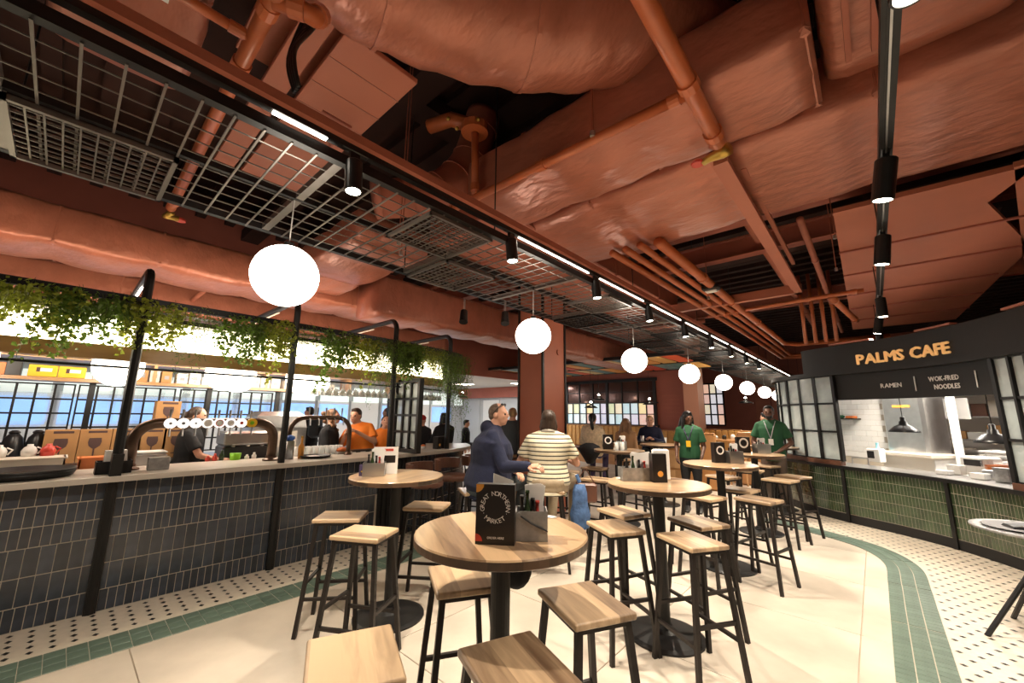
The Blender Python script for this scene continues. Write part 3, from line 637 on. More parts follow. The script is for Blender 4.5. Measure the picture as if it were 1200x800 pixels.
def spot_data(name, w, deg, col=(1, .88, .71)):
    l = bpy.data.lights.new(name, 'SPOT'); l.energy = w; l.spot_size = math.radians(deg); l.spot_blend = .75; l.color = col; l.shadow_soft_size = .035; return l
sd = spot_data('lamp', SPOT_W, 105)
def spotlight(label, loc, tilt, group, drop=.1, sdat=None, L=.2, r=.05):
    t = thing('track_spotlight', label, 'spotlight', loc, 0, group)
    R_ = Matrix.Rotation(tilt[0], 4, 'X') @ Matrix.Rotation(tilt[1], 4, 'Y')
    MX = Matrix.Translation((0, 0, -drop)) @ R_
    b = MB().lathe([(r * .9, 0), (r, -.006), (r, -L + .004), (r * .97, -L), (r * .84, -L), (r * .84, -L + .01)], n=20).build('body', M['slot'], t, smooth=False); b.matrix_local = MX
    e = MB().lathe([(r * .83, -L + .006), (r * .83, -L + .003)], n=18).build('lens', M['lens'], t); e.matrix_local = MX
    MB().b2((-.014, -.03, -drop - .03), (.014, .03, 0)).build('bracket', M['slot'], t); MB().cbox((0, 0, .01), (.04, .16, .03), .004).build('adapter', M['slot'], t)
    lo = bpy.data.objects.new('lamp', sdat or sd); COL.objects.link(lo); lo.parent = t; lo.matrix_local = Matrix.Translation((0, 0, -drop)) @ R_ @ Matrix.Translation((0, 0, -L - .012))
    return t
ordn = ['first', 'second', 'third', 'fourth', 'fifth', 'sixth', 'seventh', 'eighth', 'ninth', 'tenth', 'eleventh']
for i in range(10):
    y = -.45 + 1.42 * i
    if i == 0: spotlight('added unseen spotlight on the truss rail, behind the first, brightening the bar', (-2.17, y, 3.10), (.1, .25), 'spotlights on the truss rail', .06, sdat=spot_data('lamp', SPOT_W * .55, 105))  # out-of-view spot added at reduced power to brighten the bar
    else: spotlight('black cylinder spotlight on the truss rail, %s from the near end' % ordn[i - 1], (-2.17, y, 3.10), (.02, -.08), 'spotlights on the truss rail', .06)
# right hand track
rt = thing('light_track', 'black suspended light track running over the tiled walkway', 'light track', (.22, 1.2, 3.06))
MB().b2((-.03, -2.5, 0), (.03, 9.4, .05)).b2((-.012, -2.5, -.004), (.012, 9.4, 0)).build('track', M['black'], rt); MB().b2((-.004, -2.5, -.008), (.004, 9.4, -.004)).build('conductor', M['steel'], rt)
for y in (-1.5, 1.0, 3.5, 6, 8.5): MB().cone((0, y, .05), (0, y, 2), .006, .006, 6).build('hanger_rod', M['black'], rt)
for i, (y, tl) in enumerate(((-1.9, (.0, .15)), (1.50, (.02, -.02)), (2.98, (.10, .18)), (4.30, (.05, .14)), (6.6, (.0, .0)), (7.9, (.05, .2)), (9.2, (0, 0)))):  # the one behind the camera is unseen, added as fill light
    spotlight('black spotlight on the right hand track, ' + ('added unseen behind the camera', 'cut by the top edge', 'largest and tilted', 'second below the tilted one', 'in the middle of the run', 'second from the far end', 'at the far end')[i], (.22, y, 3.06), tl, 'spotlights on the right track', .03, L=.24, r=.052)

# ================================================================ GLOBE PENDANTS
gm = MB().sph((0, 0, 0), .205, 32, 20).mesh('globe', True); gm.materials.append(M['globe'])
def pendant(label, x, y, z, ztop, r=1.0, group='globe pendants below the truss'):
    t = thing('globe_pendant', label, 'pendant lamp', (x, y, z), 0, group)
    put('globe', gm, None, t, scale=(r, r, r))
    MB().cone((0, 0, .20 * r), (0, 0, .235 * r), .035, .03, 12).build('cap', M['black'], t); MB().cone((0, 0, .23 * r), (0, 0, ztop - z), .004, .004, 6).build('cord', M['white'], t)
for i in range(8):
    pendant(('largest glowing globe pendant, nearest above the bar side' if i == 0 else 'glowing globe pendant below the truss, %s from the near end' % ordn[i]), -2.84, .88 + 2.65 * i, 2.45, 3.0)

# ================================================================ BAR
bar = thing('bar_counter', 'long bar front of dark slate blue tiles with black uprights', 'bar', (-4.7, 0, 0))
O = Vector((-4.7, 0, 0))
class Off(MB):
    def mesh(s, name, smooth=False):
        s.v = [(a - O.x, b - O.y, c - O.z) for a, b, c in s.v]; return MB.mesh(s, name, smooth)
tE = barp.L
ribbon(Off(), barp, 0, tE, -.48, -.0005, 0, .985, 60).build('carcass', M['tgrout'], bar)
rows = [(.845, .985, .0775), (.699, .842, .0525), (.557, .696, .0525), (.359, .554, .0775), (.163, .356, .0775), (.004, .160, .0525)]
tw = {}
tA, tB = arc_of(barp, -.40), arc_of(barp, 2.74)
def tile_me(w, h, mt, th=.014, nm='tile'):
    k = (w, h, mt.name)
    if k not in tw: tw[k] = MB().cbox((0, 0, 0), (w - .0045, th, h - .004), .0012).mesh(nm); tw[k].materials.append(mt)
    return tw[k]
rest = Off(); cnt = 0
for (z0, z1, w) in rows:
    t = arc_of(barp, -1.6)
    while t < tE - .15:
        p, dd, n = barp.at(t, -.005, (z0 + z1) / 2); q = p - O; hatch = 2.80 < p.y < 3.26
        if not hatch:
            if tA < t < tB and cnt < 300:
                put('tile', tile_me(w, z1 - z0, M['btile']), None, bar, loc=q + n * random.uniform(0, .0015), rot=(random.uniform(-.008, .008), 0, math.atan2(dd.y, dd.x) + random.uniform(-.008, .008))); cnt += 1
            else: rest.box(p, (w - .0045, .014, z1 - z0 - .004), Matrix.Rotation(math.atan2(dd.y, dd.x), 3, 'Z'))
        t += w
rest.build('tiles_beyond', M['btile'], bar)['kind'] = 'stuff'
hat = Off(); ribbon(hat, barp, arc_of(barp, 2.80), arc_of(barp, 3.26), -.02, .02, 0, .985, 6); hat.build('hatch_panel', M['black'], bar)
for k in range(6):
    p, dd, n = barp.at(arc_of(barp, 2.84 + .075 * k), .025, .5); Off().box(p, (.03, .02, .9), Matrix.Rotation(math.atan2(dd.y, dd.x), 3, 'Z')).build('batten', M['blackmatt'], bar)
wt = thing('worktop', 'pale stone worktop running along the blue tiled bar', 'worktop', (-4.7, 0, .985))
O = Vector((-4.7, 0, .985)); ribbon(Off(), barp, 0, tE, -.62, .115, .985, 1.03, 80).build('stone_top', M['worktop'], wt, bevel=.004)
inner = thing('speed_rail', 'stainless steel service rail behind the bar top', 'shelf', (-5.5, 1, 0)); MB().b2((-.15, -3, .80), (.12, 2.6, .84)).build('shelf', M['steel'], inner); MB().b2((.12, -3, 0), (.14, 2.6, .84)).build('panel', M['steel'], inner)

# gantry over the bar: posts, arms, rails, lit fascia
gn = thing('bar_gantry', 'black steel gantry with arched posts and glowing fascia over the bar', 'gantry', (-4.7, 0, 0)); O = Vector((-4.7, 0, 0))
def arch(y, xb=-6.35, zb=0.0, px=-4.685, w=.055):
    pts = [(px, y, zb), (px, y, 2.45), (px, y, 2.66)]
    for k in range(1, 6):
        a = PI / 2 * k / 5; pts.append((px - .14 * (1 - math.cos(a)), y, 2.66 + .14 * math.sin(a)))
    pts += [(px - .5, y, 2.80), (xb, y, 2.80)]
    Off().tube(pts, w * .62, 8).build('post', M['black'], gn)
    Off().b2((px + .3 - .9, y - .008, 2.745), (xb, y + .008, 2.757)).build('arm_edge', M['strip'] if y < .5 else M['offwhite'], gn)  # white edge line along the arm, emissive material on the near one only
for y in (.37, 1.62): arch(y)
arch(2.88, zb=1.03); 
p4 = barp.at(arc_of(barp, 4.05), -.02)[0]; arch(p4.y, px=p4.x, zb=1.03)
Off().b2((-4.72, .335, 1.03), (-4.60, .405, 1.2)).build('post_foot', M['black'], gn)
for y in (.37, 1.62): Off().b2((-4.73, y - .035, 0), (-4.665, y + .035, 1.0)).build('upright', M['black'], gn)
def grib(mb, t0, t1, o0, o1, z0, z1): return ribbon(mb, barp, t0, t1, o0, o1, z0, z1, 50)
t4 = arc_of(barp, 4.35)
grib(Off(), 0, t4, -.02, .03, 2.47, 2.53).build('front_rail', M['black'], gn); grib(Off(), 0, t4, -.10, -.075, 2.42, 2.44).build('rail', M['steel'], gn)
grib(Off(), 0, t4, -.36, -.12, 2.36, 2.40).build('planter_tray', M['black'], gn)
grib(Off(), 0, t4, -.34, -.32, 2.12, 2.40).build('lit_fascia', M['panelglow'], gn)
grib(Off(), 0, t4, -.46, -.30, 1.99, 2.12).build('wooden_beam', M['shelfwood'], gn)
grib(Off(), 0, t4, -.9, -.44, 2.09, 2.12).build('soffit', M['terra_wall'], gn)
grib(Off(), 0, t4 - .1, -.30, -.28, 1.92, 1.94).build('glass_rail', M['black'], gn)
for (x, y, z) in ((-5.55, .33, 1.98), (-5.55, 1.22, 1.98), (-5.85, 1.42, 1.98), (-5.5, 2.05, 1.98), (-5.85, 2.35, 1.98), (-5.5, -.6, 1.98)):
    pendant('glowing globe lamp under the bar gantry, ' + {.33: 'behind the near post', 1.22: 'above the barmaid', 1.42: 'right behind the one above the barmaid', 2.05: 'beside the second post', 2.35: 'right of the second post, further back', -.6: 'outside the left edge'}[y], x, y, z, 2.4, .95, 'globe lamps under the bar gantry')
# hanging wine glasses at the far end of the gantry
gl = MB().lathe([(.034, 0), (.034, -.003), (.004, -.008), (.004, -.075), (.02, -.09), (.036, -.12), (.034, -.165), (.03, -.165), (.032, -.12), (.003, -.082)], n=10, caps=False).mesh('hanging_glass', True); gl.materials.append(mat('glassware', (.85, .88, .86), .08, alpha=.45, spec=.8))
n = 0
for k in range(26):
    for r in range(2):
        p, dd, nn = barp.at(arc_of(barp, 2.0) + k * .092, -.33 - r * .12, 1.93)
        o = put('wine_glass', gl, None, None, loc=p); tag(o, 'clear stemmed wine glass hanging upside down below the gantry rail', 'glass', 'wine glasses hanging from the gantry'); n += 1

# ivy ------------------------------------------------------------------------
rl = random.Random(11)
def ivy(label, t0, t1, ln, kind, seed, dn=1.0):
    rl = random.Random(seed); p0 = barp.at((t0 + t1) / 2, -.02, 2.47)[0]; t = thing('hanging_ivy', label, 'plant', tuple(p0), 0, 'hanging plants along the bar gantry')
    L = MB(); V = MB(); n = int((t1 - t0) * 120 * dn)
    for s in range(n):
        tt = rl.uniform(t0, t1); u = abs((tt - t0) / (t1 - t0) - .5) * 2; l = max(.08, ln * rl.uniform(.25, 1.0) * (1 - .5 * u ** 2)) * (1.55 if rl.random() < .1 else 1); off = rl.uniform(-.18, .12)
        p, dd, nn = barp.at(tt, off, 2.47 + rl.uniform(0, .08)); p = p - p0; pts = [p.copy()]; k = int(l / .045) + 2
        for i in range(k):
            p = p + Vector((rl.uniform(-.018, .018), rl.uniform(-.022, .022), -.045)) + (nn * .03 if i < 2 else Vector((0, 0, 0))); pts.append(p.copy())
            for q in range(2 if kind else 3):
                s_ = rl.uniform(.014, .028) if kind == 0 else rl.uniform(.010, .018); c = p + Vector((rl.uniform(-.035, .035), rl.uniform(-.04, .04), rl.uniform(-.02, .02)))
                a = Vector((rl.uniform(-1, 1), rl.uniform(-1, 1), rl.uniform(-1.2, .2))).normalized(); b = a.cross(Vector((rl.uniform(-1, 1), rl.uniform(-1, 1), rl.uniform(-1, 1)))).normalized(); up = a.cross(b) * .3
                w = .75 if kind == 0 else .32
                L.add([c, c + a * s_ * .7 + b * s_ * w + up * s_, c + a * s_ * 2, c + a * s_ * .7 - b * s_ * w + up * s_], [(0, 1, 2), (0, 2, 3)])
        if s % 2 == 0: V.tube(pts, .002, 3, False)
    V.build('vines', M['stem'], t); o = L.build('leaves', M['leaf'] if seed % 3 else M['leafy'], t); o['kind'] = 'stuff'
ta = arc_of(barp, -.75)
specs = [(0, .36, .62, 1, 'fine feathery plant hanging at the left picture edge'), (.33, .8, .34, 0, 'broad leaved ivy beside the left edge, short'), (.62, .78, .62, 0, 'narrow ivy tail hanging low between yellow cartons'), (.72, 1.1, .32, 0, 'ivy just left of the first arched post'),
 (1.05, 1.45, .44, 0, 'ivy hanging around the first arched post'), (1.42, 1.75, .48, 1, 'feathery ivy right of the first post'), (1.75, 2.1, .50, 0, 'ivy hanging below the largest globe'), (2.08, 2.4, .46, 0, 'ivy left of the second post'), (2.36, 2.75, .46, 1, 'fine ivy on the second post'),
 (2.72, 3.05, .50, 0, 'ivy over the curly haired woman'), (3.05, 3.4, .42, 0, 'ivy above the man in orange'), (3.35, 3.75, .40, 1, 'fine ivy left of the glazed screen'), (3.7, 4.1, .26, 0, 'short ivy above the glazed screen'), (4.05, 4.5, .26, 1, 'short ivy right of the glazed screen'), (4.45, 4.85, .45, 1, 'ivy over the far bar end post'), (4.8, 5.25, .66, 1, 'long bushy ivy at the far end of the gantry')]
for i, (a, b, l, k, s) in enumerate(specs): ivy(s, ta + a, ta + b, l * (1.0 if i < 11 else 1.45), k, 20 + i, .8 if i < 3 else (1.0 if i < 11 else 3.4))
# thin top cover of foliage along the whole rail belongs to a garland
# glazed screen on the bar -------------------------------------------------
def glazed(t, org, right, w, h, nx, nz, fw, m=.012, stile=.03, pane='frosted', dep=.03):
    """a framed muntin screen; org is its lower left corner, right its direction"""
    r = Vector(right).normalized(); A = math.atan2(r.y, r.x); Rm = Matrix.Rotation(A, 3, 'Z'); o = Vector(org)
    def bx(mb, x0, x1, z0, z1, d=dep): return mb.box(o + r * ((x0 + x1) / 2) + Vector((0, 0, (z0 + z1) / 2)), (x1 - x0, d, z1 - z0), Rm)
    f = MB(); bx(f, 0, stile, 0, h); bx(f, w - stile, w, 0, h); bx(f, stile, w - stile, 0, stile); bx(f, stile, w - stile, h - stile, h)
    iw, ih = w - 2 * stile, h - 2 * stile
    for i in range(1, nx): bx(f, stile + iw * i / nx - m, stile + iw * i / nx + m, stile, h - stile, dep * .8)
    for k in range(1, nz): bx(f, stile, w - stile, stile + ih * k / nz - m, stile + ih * k / nz + m, dep * .7)
    f.build('frame', M['black'], t)
    for i in range(nx):
        for k in range(nz): bx(MB(), stile + iw * i / nx + m, stile + iw * (i + 1) / nx - m, stile + ih * k / nz + m, stile + ih * (k + 1) / nz - m, .006).build('pane', M[pane], t)
t = thing('glazed_screen', 'black framed glazed screen standing across the bar top', 'screen', (-4.55, 3.24, 1.03))
glazed(t, (-.62, 0, 0), (1, 0, 0), .62, 1.0, 3, 4, .03, .016, .05, dep=.07)
# ================================================================ BACK BAR
bb = thing('back_counter', 'back bar counter behind the bar staff', 'counter', (-6.35, 1, 0)); MB().b2((-.3, -3.2, 0), (.25, 2.9, .98)).build('carcass', M['black'], bb); MB().b2((-.32, -3.2, .98), (.27, 2.9, 1.02)).build('top', M['steel'], bb)
sh = thing('back_shelf', 'long oak shelf unit above the muntin glazing', 'shelf', (-6.35, 1, 1.84))
MB().b2((-.2, -3, 0), (.16, 2.9, .035)).build('shelf_board', M['shelfwood'], sh); MB().b2((-.2, -3, .23), (.16, 2.9, .26)).build('top_board', M['shelfwood'], sh)
for y in (-3, -1.55, -.32, .85, 1.25, 2.05, 2.88): MB().b2((-.2, y - .015, .035), (.15, y + .015, .23)).build('divider', M['shelfwood'], sh)
for y in (-1.5, -.8, .25, 1.05, 2.85): MB().bar((-.0, y, -.82), (-.0, y, 0), .05).build('leg', M['black'], sh)
mu = thing('muntin_glazing', 'gridded black glazing under the oak shelf behind the bar', 'screen', (-6.38, -1.9, 1.06))
for a, b in ((0, 1.98), (2.0, 2.82), (2.86, 3.90)): glazed(mu, (0, a, 0), (0, 1, 0), b - a, .76, max(3, int((b - a) / .125)), 5, .02, .009, .014, pane='glass', dep=.03)
def carton(label, loc, d, m, rz=0, glass=False, group=None, tape=True, name='carton'):
    t = thing(name, label, 'box', loc, rz, group); MB().cbox((0, 0, d[2] / 2), d, .004).build('box_body', M[m], t)
    x = d[0] / 2 + .001
    if glass:
        g = MB(); n = 10; pr = [(-.001, .0), (.035, .0), (.035, .006), (.006, .012), (.006, .08), (.02, .09), (.042, .11), (.05, .145), (.045, .185)]
        g.add([(x, -r, z) for r, z in pr] + [(x, r, z) for r, z in reversed(pr)], [tuple(range(2 * len(pr)))[::-1]]); g.v = [(a + .001, b, c * 1.05 + .05) for a, b, c in g.v]; g.build('wine_glass_print', M['cardprint'], t)
        MB().b2((x, -.06, d[2] - .035), (x + .001, .08, d[2] - .012)).build('printed_bar', M['cardprint'], t)
    return t
for i, y in enumerate((.05, .29, .53, .74, .95)):
    carton('brown carton printed with a wine glass, ' + ('leftmost of the row', 'second of the row', 'third, left of the post', 'fourth, right of the post', 'fifth, behind the tap arch')[i], (-6.2, y, 1.02), (.22, .235, .33), 'cardboard', 0, True, 'wine glass cartons on the back counter')
carton('brown carton printed with a wine glass, standing on top of the row', (-6.2, .84, 1.352), (.2, .22, .31), 'cardboard', 0, True, 'wine glass cartons on the back counter')
for i, y in enumerate((-.17, .03)):
    t = carton(('left', 'right')[i] + ' yellow carton on the oak shelf', (-6.28, y, 1.876), (.2, .195, .115), 'yellow', 0, False, 'yellow cartons on the oak shelf'); MB().b2((.101, -.02, .05), (.102, .06, .085)).build('label', M['whitep'], t); MB().b2((.101, -.045, .045), (.102, -.02, .09)).build('badge', M['cardprint'], t)
rs = random.Random(5)
for bi, (anchor, y0) in enumerate((('right of the yellow cartons', .18), ('behind the near post', .52), ('between the first globe lamps', .88), ('above the beer font', 1.28), ('left of the second post', 1.68), ('right of the second post', 2.08), ('over the man in orange', 2.48))):
    y = y0
    for k in range(3):
        w = rs.uniform(.08, .125); h = rs.uniform(.09, .17); col = rs.choice(['cardboard', 'paper', 'blackplastic', 'offwhite', 'paper', 'cream'])
        cn = {'cardboard': 'brown', 'paper': 'white', 'blackplastic': 'black', 'offwhite': 'cream', 'cream': 'pale'}[col]
        t = thing('box', '%s box on the oak shelf %s, %s of its three' % (cn, anchor, ('leftmost', 'middle', 'rightmost')[k]), 'box', (-6.3, y + w / 2, 1.876), 0, 'boxes on the oak shelf'); MB().cbox((0, 0, h / 2), (.18, w - .01, h), .004).build('box_body', M[col], t); MB().b2((.09, -w * .2, h * .3), (.0915, w * .2, h * .6)).build('label', M['greyp'], t)
        y += w + .006
for i, (y, h, c) in enumerate(((-.62, .16, 'blackplastic'), (-.46, .12, 'orangep'), (-.36, .17, 'blackplastic'))):
    t = thing('box', ('black box at the left end of the oak shelf', 'small orange box between two black boxes', 'tall black box beside the yellow cartons')[i], 'box', (-6.3, y, 1.876)); MB().cbox((0, 0, h / 2), (.18, .1, h), .004).build('box_body', M[c], t)
# black sacks
for i, y in enumerate((-.42, -.26, -.11)):
    t = thing('sack', 'black folded bin sack on the back counter, ' + ('left', 'middle', 'right')[i], 'sack', (-6.2, y, 1.02), 0, 'black sacks on the back counter')
    MB().loft([[Vector(((.07 + .015 * math.sin(3 * a + i)) * s * math.cos(a), .075 * s * math.sin(a), z)) for a in [2 * PI * q / 16 for q in range(16)]] for z, s in ((0, .9), (.08, 1.05), (.18, 1), (.26, .8), (.30, .4))]).build('sack_body', M['blackplastic'], t, smooth=True); MB().lathe([(.03, .29), (.04, .31), (.02, .33)], n=8).build('knot', M['blackplastic'], t)
# equipment standing on the speed rail behind the bar top
def crate(label, loc, d, m, cat='tray', rz=0, name='tray'):
    t = thing(name, label, cat, loc, rz); w = .012
    mb = MB().b2((-d[0] / 2, -d[1] / 2, 0), (d[0] / 2, d[1] / 2, w)).b2((-d[0] / 2, -d[1] / 2, 0), (-d[0] / 2 + w, d[1] / 2, d[2])).b2((d[0] / 2 - w, -d[1] / 2, 0), (d[0] / 2, d[1] / 2, d[2])).b2((-d[0] / 2, -d[1] / 2, 0), (d[0] / 2, -d[1] / 2 + w, d[2])).b2((-d[0] / 2, d[1] / 2 - w, 0), (d[0] / 2, d[1] / 2, d[2]))
    mb.build('tray_body', M[m], t); MB().b2((-d[0] / 2 - .012, -d[1] / 2 - .012, d[2] - .012), (d[0] / 2 + .012, d[1] / 2 + .012, d[2])).b2((-d[0] / 2, -d[1] / 2, d[2] - .011), (d[0] / 2, d[1] / 2, d[2] - .010)).build('rim', M[m], t); return t
crate('long white plastic crate at the left end of the bar', (-5.5, -.18, .84), (.3, .55, .30), 'offwhite')
crate('white rectangular tub beside the orange tub', (-5.62, .58, .84), (.3, .42, .30), 'white')
crate('small orange tub behind the black tray', (-5.5, .27, .84), (.2, .18, .28), 'orangep')
crate('shallow steel pan in front of the white tub', (-5.42, .60, .84), (.18, .34, .28), 'steel')
for i, (y, c, l) in enumerate(((-.3, 'cream', 'cream jug in the long crate'), (-.13, 'white', 'white plastic bottle beside the jug'), (-.02, 'redpl', 'red lidded tub beside the white bottle'))):
    t = thing('jug', l, 'jug', (-5.62, y, 1.14)); MB().lathe([(.045, 0), (.05, .05), (.035, .08), (.02, .09), (.02, .105)], n=14).build('body', M[c], t, smooth=True); MB().tube([(0, .04, .08), (0, .075, .06), (0, .05, .02)], .008, 6).build('handle', M[c], t)
t = thing('serving_tray', 'large round black serving tray on the worktop at left edge', 'tray', (-4.95, -.12, 1.03)); MB().lathe([(.24, 0), (.27, .012), (.285, .045), (.275, .045), (.26, .016), (0.01, .012)], n=36, caps=False).build('tray', M['black'], t, smooth=True)
t = thing('serving_tray', 'second round black tray stacked on the first', 'tray', (-4.95, -.12, 1.048)); MB().lathe([(.24, 0), (.27, .012), (.285, .045), (.275, .045), (.26, .016), (0.01, .012)], n=36, caps=False).build('tray', M['black'], t, smooth=True)
t = thing('serving_tray', 'round black tray with paper right of the second post', 'tray', (-4.95, 2.08, 1.03)); MB().lathe([(.13, 0), (.16, .012), (.17, .03), (.16, .03), (.15, .014), (0.01, .01)], n=30, caps=False).build('tray', M['black'], t, smooth=True)
t = thing('paper_slip', 'white paper slip lying in the round tray', 'paper', (-4.97, 2.06, 1.045)); MB().box((0, 0, .004), (.12, .1, .003)).build('sheet', M['paper'], t)
def napkin_box(label, loc, rz=0, d=(.12, .2, .13), mt='black'):
    t = thing('caddy', label, 'caddy', loc, rz); MB().b2((-d[0] / 2, -d[1] / 2, 0), (d[0] / 2, d[1] / 2, .008)).b2((-d[0] / 2, -d[1] / 2, 0), (-d[0] / 2 + .006, d[1] / 2, d[2])).b2((d[0] / 2 - .006, -d[1] / 2, 0), (d[0] / 2, d[1] / 2, d[2])).b2((-d[0] / 2, -d[1] / 2, 0), (d[0] / 2, -d[1] / 2 + .006, d[2])).b2((-d[0] / 2, d[1] / 2 - .006, 0), (d[0] / 2, d[1] / 2, d[2])).build('box_body', M[mt], t); return t
napkin_box('black caddy with napkins at the foot of the near post', (-4.86, .37, 1.03), 0, (.16, .22, .1))
for i in range(2):
    t = thing('napkin_stack', ('thick', 'leaning')[i] + ' stack of paper napkins in the black caddy', 'napkins', (-4.86, .33 + .09 * i, 1.04)); MB().box((0, 0, .09), (.11, .05, .17), Matrix.Rotation(.12 * i, 3, 'X')).build('napkins', M['paper'], t)
t = thing('card_reader', 'grey galvanised box on the worktop right of the napkins', 'box', (-4.86, .66, 1.03)); MB().cbox((0, 0, .055), (.08, .15, .11), .004).build('body', M['galv'], t); MB().b2((.04, -.06, .02), (.043, .06, .09)).build('face', M['galv'], t)
# beer fonts
def font(label, y0, y1, x=-5.0, z=1.03, h=.405, r=.038, m='bronze', badges=True):
    t = thing('beer_font', label, 'beer font', (x, (y0 + y1) / 2, z)); w = (y1 - y0) / 2; R_ = .17; P = [(0, -w, 0), (0, -w, h - R_)]
    for k in range(1, 7): a = PI / 2 * k / 6; P.append((0, -w + R_ * (1 - math.cos(a)), h - R_ + R_ * math.sin(a)))
    for k in range(6, -1, -1): a = PI / 2 * k / 6; P.append((0, w - R_ * (1 - math.cos(a)), h - R_ + R_ * math.sin(a)))
    P.append((0, w, 0)); MB().tube(P, r, 14).build('arched_pipe', M[m], t, smooth=True)
    for s in (-w, w): MB().lathe([(r * 1.7, 0), (r * 1.7, .015), (r * 1.15, .03), (r * 1.15, .05)], (0, s, 0), 18).build('foot', M[m], t)
    if badges:
        c = ['badge', 'badge', 'badge', 'badge', 'badge', 'badge', 'badge', 'yellow']; c2 = ['greyp', 'greyp', 'greyp', 'whitep', 'redp', 'bluep', 'redp', 'lime']
        for i in range(8):
            y = -w + .24 + i * (2 * w - .48) / 7
            b = MB().cone((r, y, h), (r + .02, y, h), .048, .048, 24).build('badge', M[c[i]], t); MB().cone((r + .02, y, h), (r + .0215, y, h), (.012, .014, .010, .034, .034, .03, .016, .02)[i], (.012, .014, .010, .034, .034, .03, .016, .02)[i], 18).build('emblem', M[c2[i]], b)
            if i in (3, 4, 5): MB().cone((r + .0215, y, h), (r + .023, y, h), .027, .027, 18).build('emblem', M['whitep'], b)
            tp = MB().tube([(0, y, h - .02), (.07, y, h - .05), (.08, y, h - .12)], .009, 8).cone((.0, y, h + .03), (.0, y, h + .13), .007, .012, 8).build('tap', M['steel'], t)
    else:
        for i in range(5): MB().tube([(0, -w + .2 + i * .1, h), (.05, -w + .2 + i * .1, h - .02), (.06, -w + .2 + i * .1, h - .09)], .008, 8).cone((.0, -w + .2 + i * .1, h + .02), (.0, -w + .2 + i * .1, h + .12), .006, .012, 8).build('tap', M['steel'], t)
    return t
font('large bronze arched beer font with eight round badges', .47, 1.62, r=.048)
font('slimmer bronze arched beer font beyond the second post', 1.80, 2.52, x=-5.05, h=.46, r=.026, badges=False)
# coffee machine and bits
t = thing('coffee_machine', 'dark coffee machine with bottles beside the barmaid', 'machine', (-5.75, 1.55, .84)); MB().cbox((0, 0, .16), (.35, .5, .32), .02).build('body', M['blackplastic'], t); MB().cbox((0, 0, .40), (.36, .5, .16), .02).build('head', M['steel'], t)
for k in range(3): MB().cone((.14, -.15 + .15 * k, .34), (.14, -.15 + .15 * k, .28), .03, .03, 12).build('group_head', M['steel'], t)
t = thing('canopy_hood', 'tall stainless steel pizza oven hood behind the right font foot', 'hood', (-6.15, 2.0, 0)); MB().loft([[Vector((a, b, z)) for a, b in ((-.25 * s, -.32 * s), (.25 * s, -.32 * s), (.25 * s, .32 * s), (-.25 * s, .32 * s))] for z, s in ((1.0, 1), (1.35, 1), (1.5, .92), (1.56, .7))]).build('hood_shell', M['steel'], t); MB().b2((.24, -.2, 1.1), (.26, .2, 1.3)).build('door', M['offwhite'], t); MB().b2((-.25, -.3, 0), (.25, .3, 1.0)).build('cabinet', M['steel'], t)
t = thing('cup', 'lime green cup on the rail behind the beer font', 'cup', (-5.3, 1.36, 1.02)); MB().lathe([(.045, 0), (.055, .08), (.05, .08), (.04, .005)], n=18, caps=False).build('cup_body', M['lime'], t, smooth=True)
t = thing('shelf_ledge', 'steel drainer ledge behind the beer font', 'shelf', (-5.35, 1.2, .98)); MB().b2((-.12, -.9, 0), (.12, 1.3, .035)).build('ledge', M['steel'], t)
for i, (y, c, h) in enumerate(((1.12, 'redp', .07), (1.18, 'redp', .09), (1.24, 'wine', .12), (1.48, 'cream', .06), (1.55, 'cream', .08))):
    t = thing('bottle', ('small red pot on the steel ledge, left', 'small red pot on the steel ledge, right', 'dark bottle beside the lime cup', 'cream pot right of the lime cup', 'taller cream pot by the font foot')[i], 'bottle', (-5.33, y, 1.016)); MB().lathe([(.022, 0), (.024, h * .6), (.012, h * .8), (.012, h)], n=12).build('body', M[c], t, smooth=True)
t = thing('glass_holder', 'clear steel cup dispenser with blue cloth left of second post', 'dispenser', (-5.0, 1.80, 1.03)); MB().lathe([(.05, 0), (.05, .2), (.045, .2), (.045, .01)], n=18, caps=False).build('cylinder', M['galv'], t, smooth=True)
t = thing('cloth', 'crumpled blue and white cloth on the cup dispenser', 'cloth', (-5.0, 1.80, 1.232)); MB().sph((0, 0, .03), (.055, .05, .035), 10, 6).build('cloth_heap', M['bluep'], t)
t = thing('oil_bottle', 'amber oil bottle right of the second post', 'bottle', (-5.0, 1.93, 1.03)); MB().lathe([(.03, 0), (.032, .13), (.012, .17), (.012, .23)], n=14).build('body', M['amber'], t, smooth=True); MB().lathe([(.015, .23), (.015, .25)], n=10).build('cap', M['brass'], t)
gme = MB().lathe([(.028, 0), (.034, .12), (.031, .12), (.026, .006)], n=12, caps=False).mesh('tumbler', True); gme.materials.append(gl.materials[0])
for i in range(16): tag(put('tumbler', gme, None, None, loc=(-5.32 + .08 * (i % 2), 1.98 + .075 * (i // 2), 1.016)), 'clear straight tumbler on the steel ledge below the slim font', 'glass', 'tumblers on the steel ledge')
t = thing('kitchen_hob', 'black hob with pans at the orange shirted staff', 'hob', (-5.32, 3.1, .84)); MB().cbox((0, 0, .11), (.16, 1.0, .22), .01).build('hob_body', M['blackplastic'], t)
for k in range(6): MB().b2((.078, -.45 + .14 * k, .05), (.09, -.38 + .14 * k, .2)).build('panel_strip', M['steel'], t)
t = thing('tray_of_food', 'small tray with orange food on the far bar ledge', 'tray', (-5.2, 2.52, 1.03)); MB().cbox((0, 0, .015), (.16, .2, .03), .006).build('tray', M['steel'], t); MB().sph((0, 0, .05), (.06, .08, .035), 10, 6).build('food', M['food'], t)
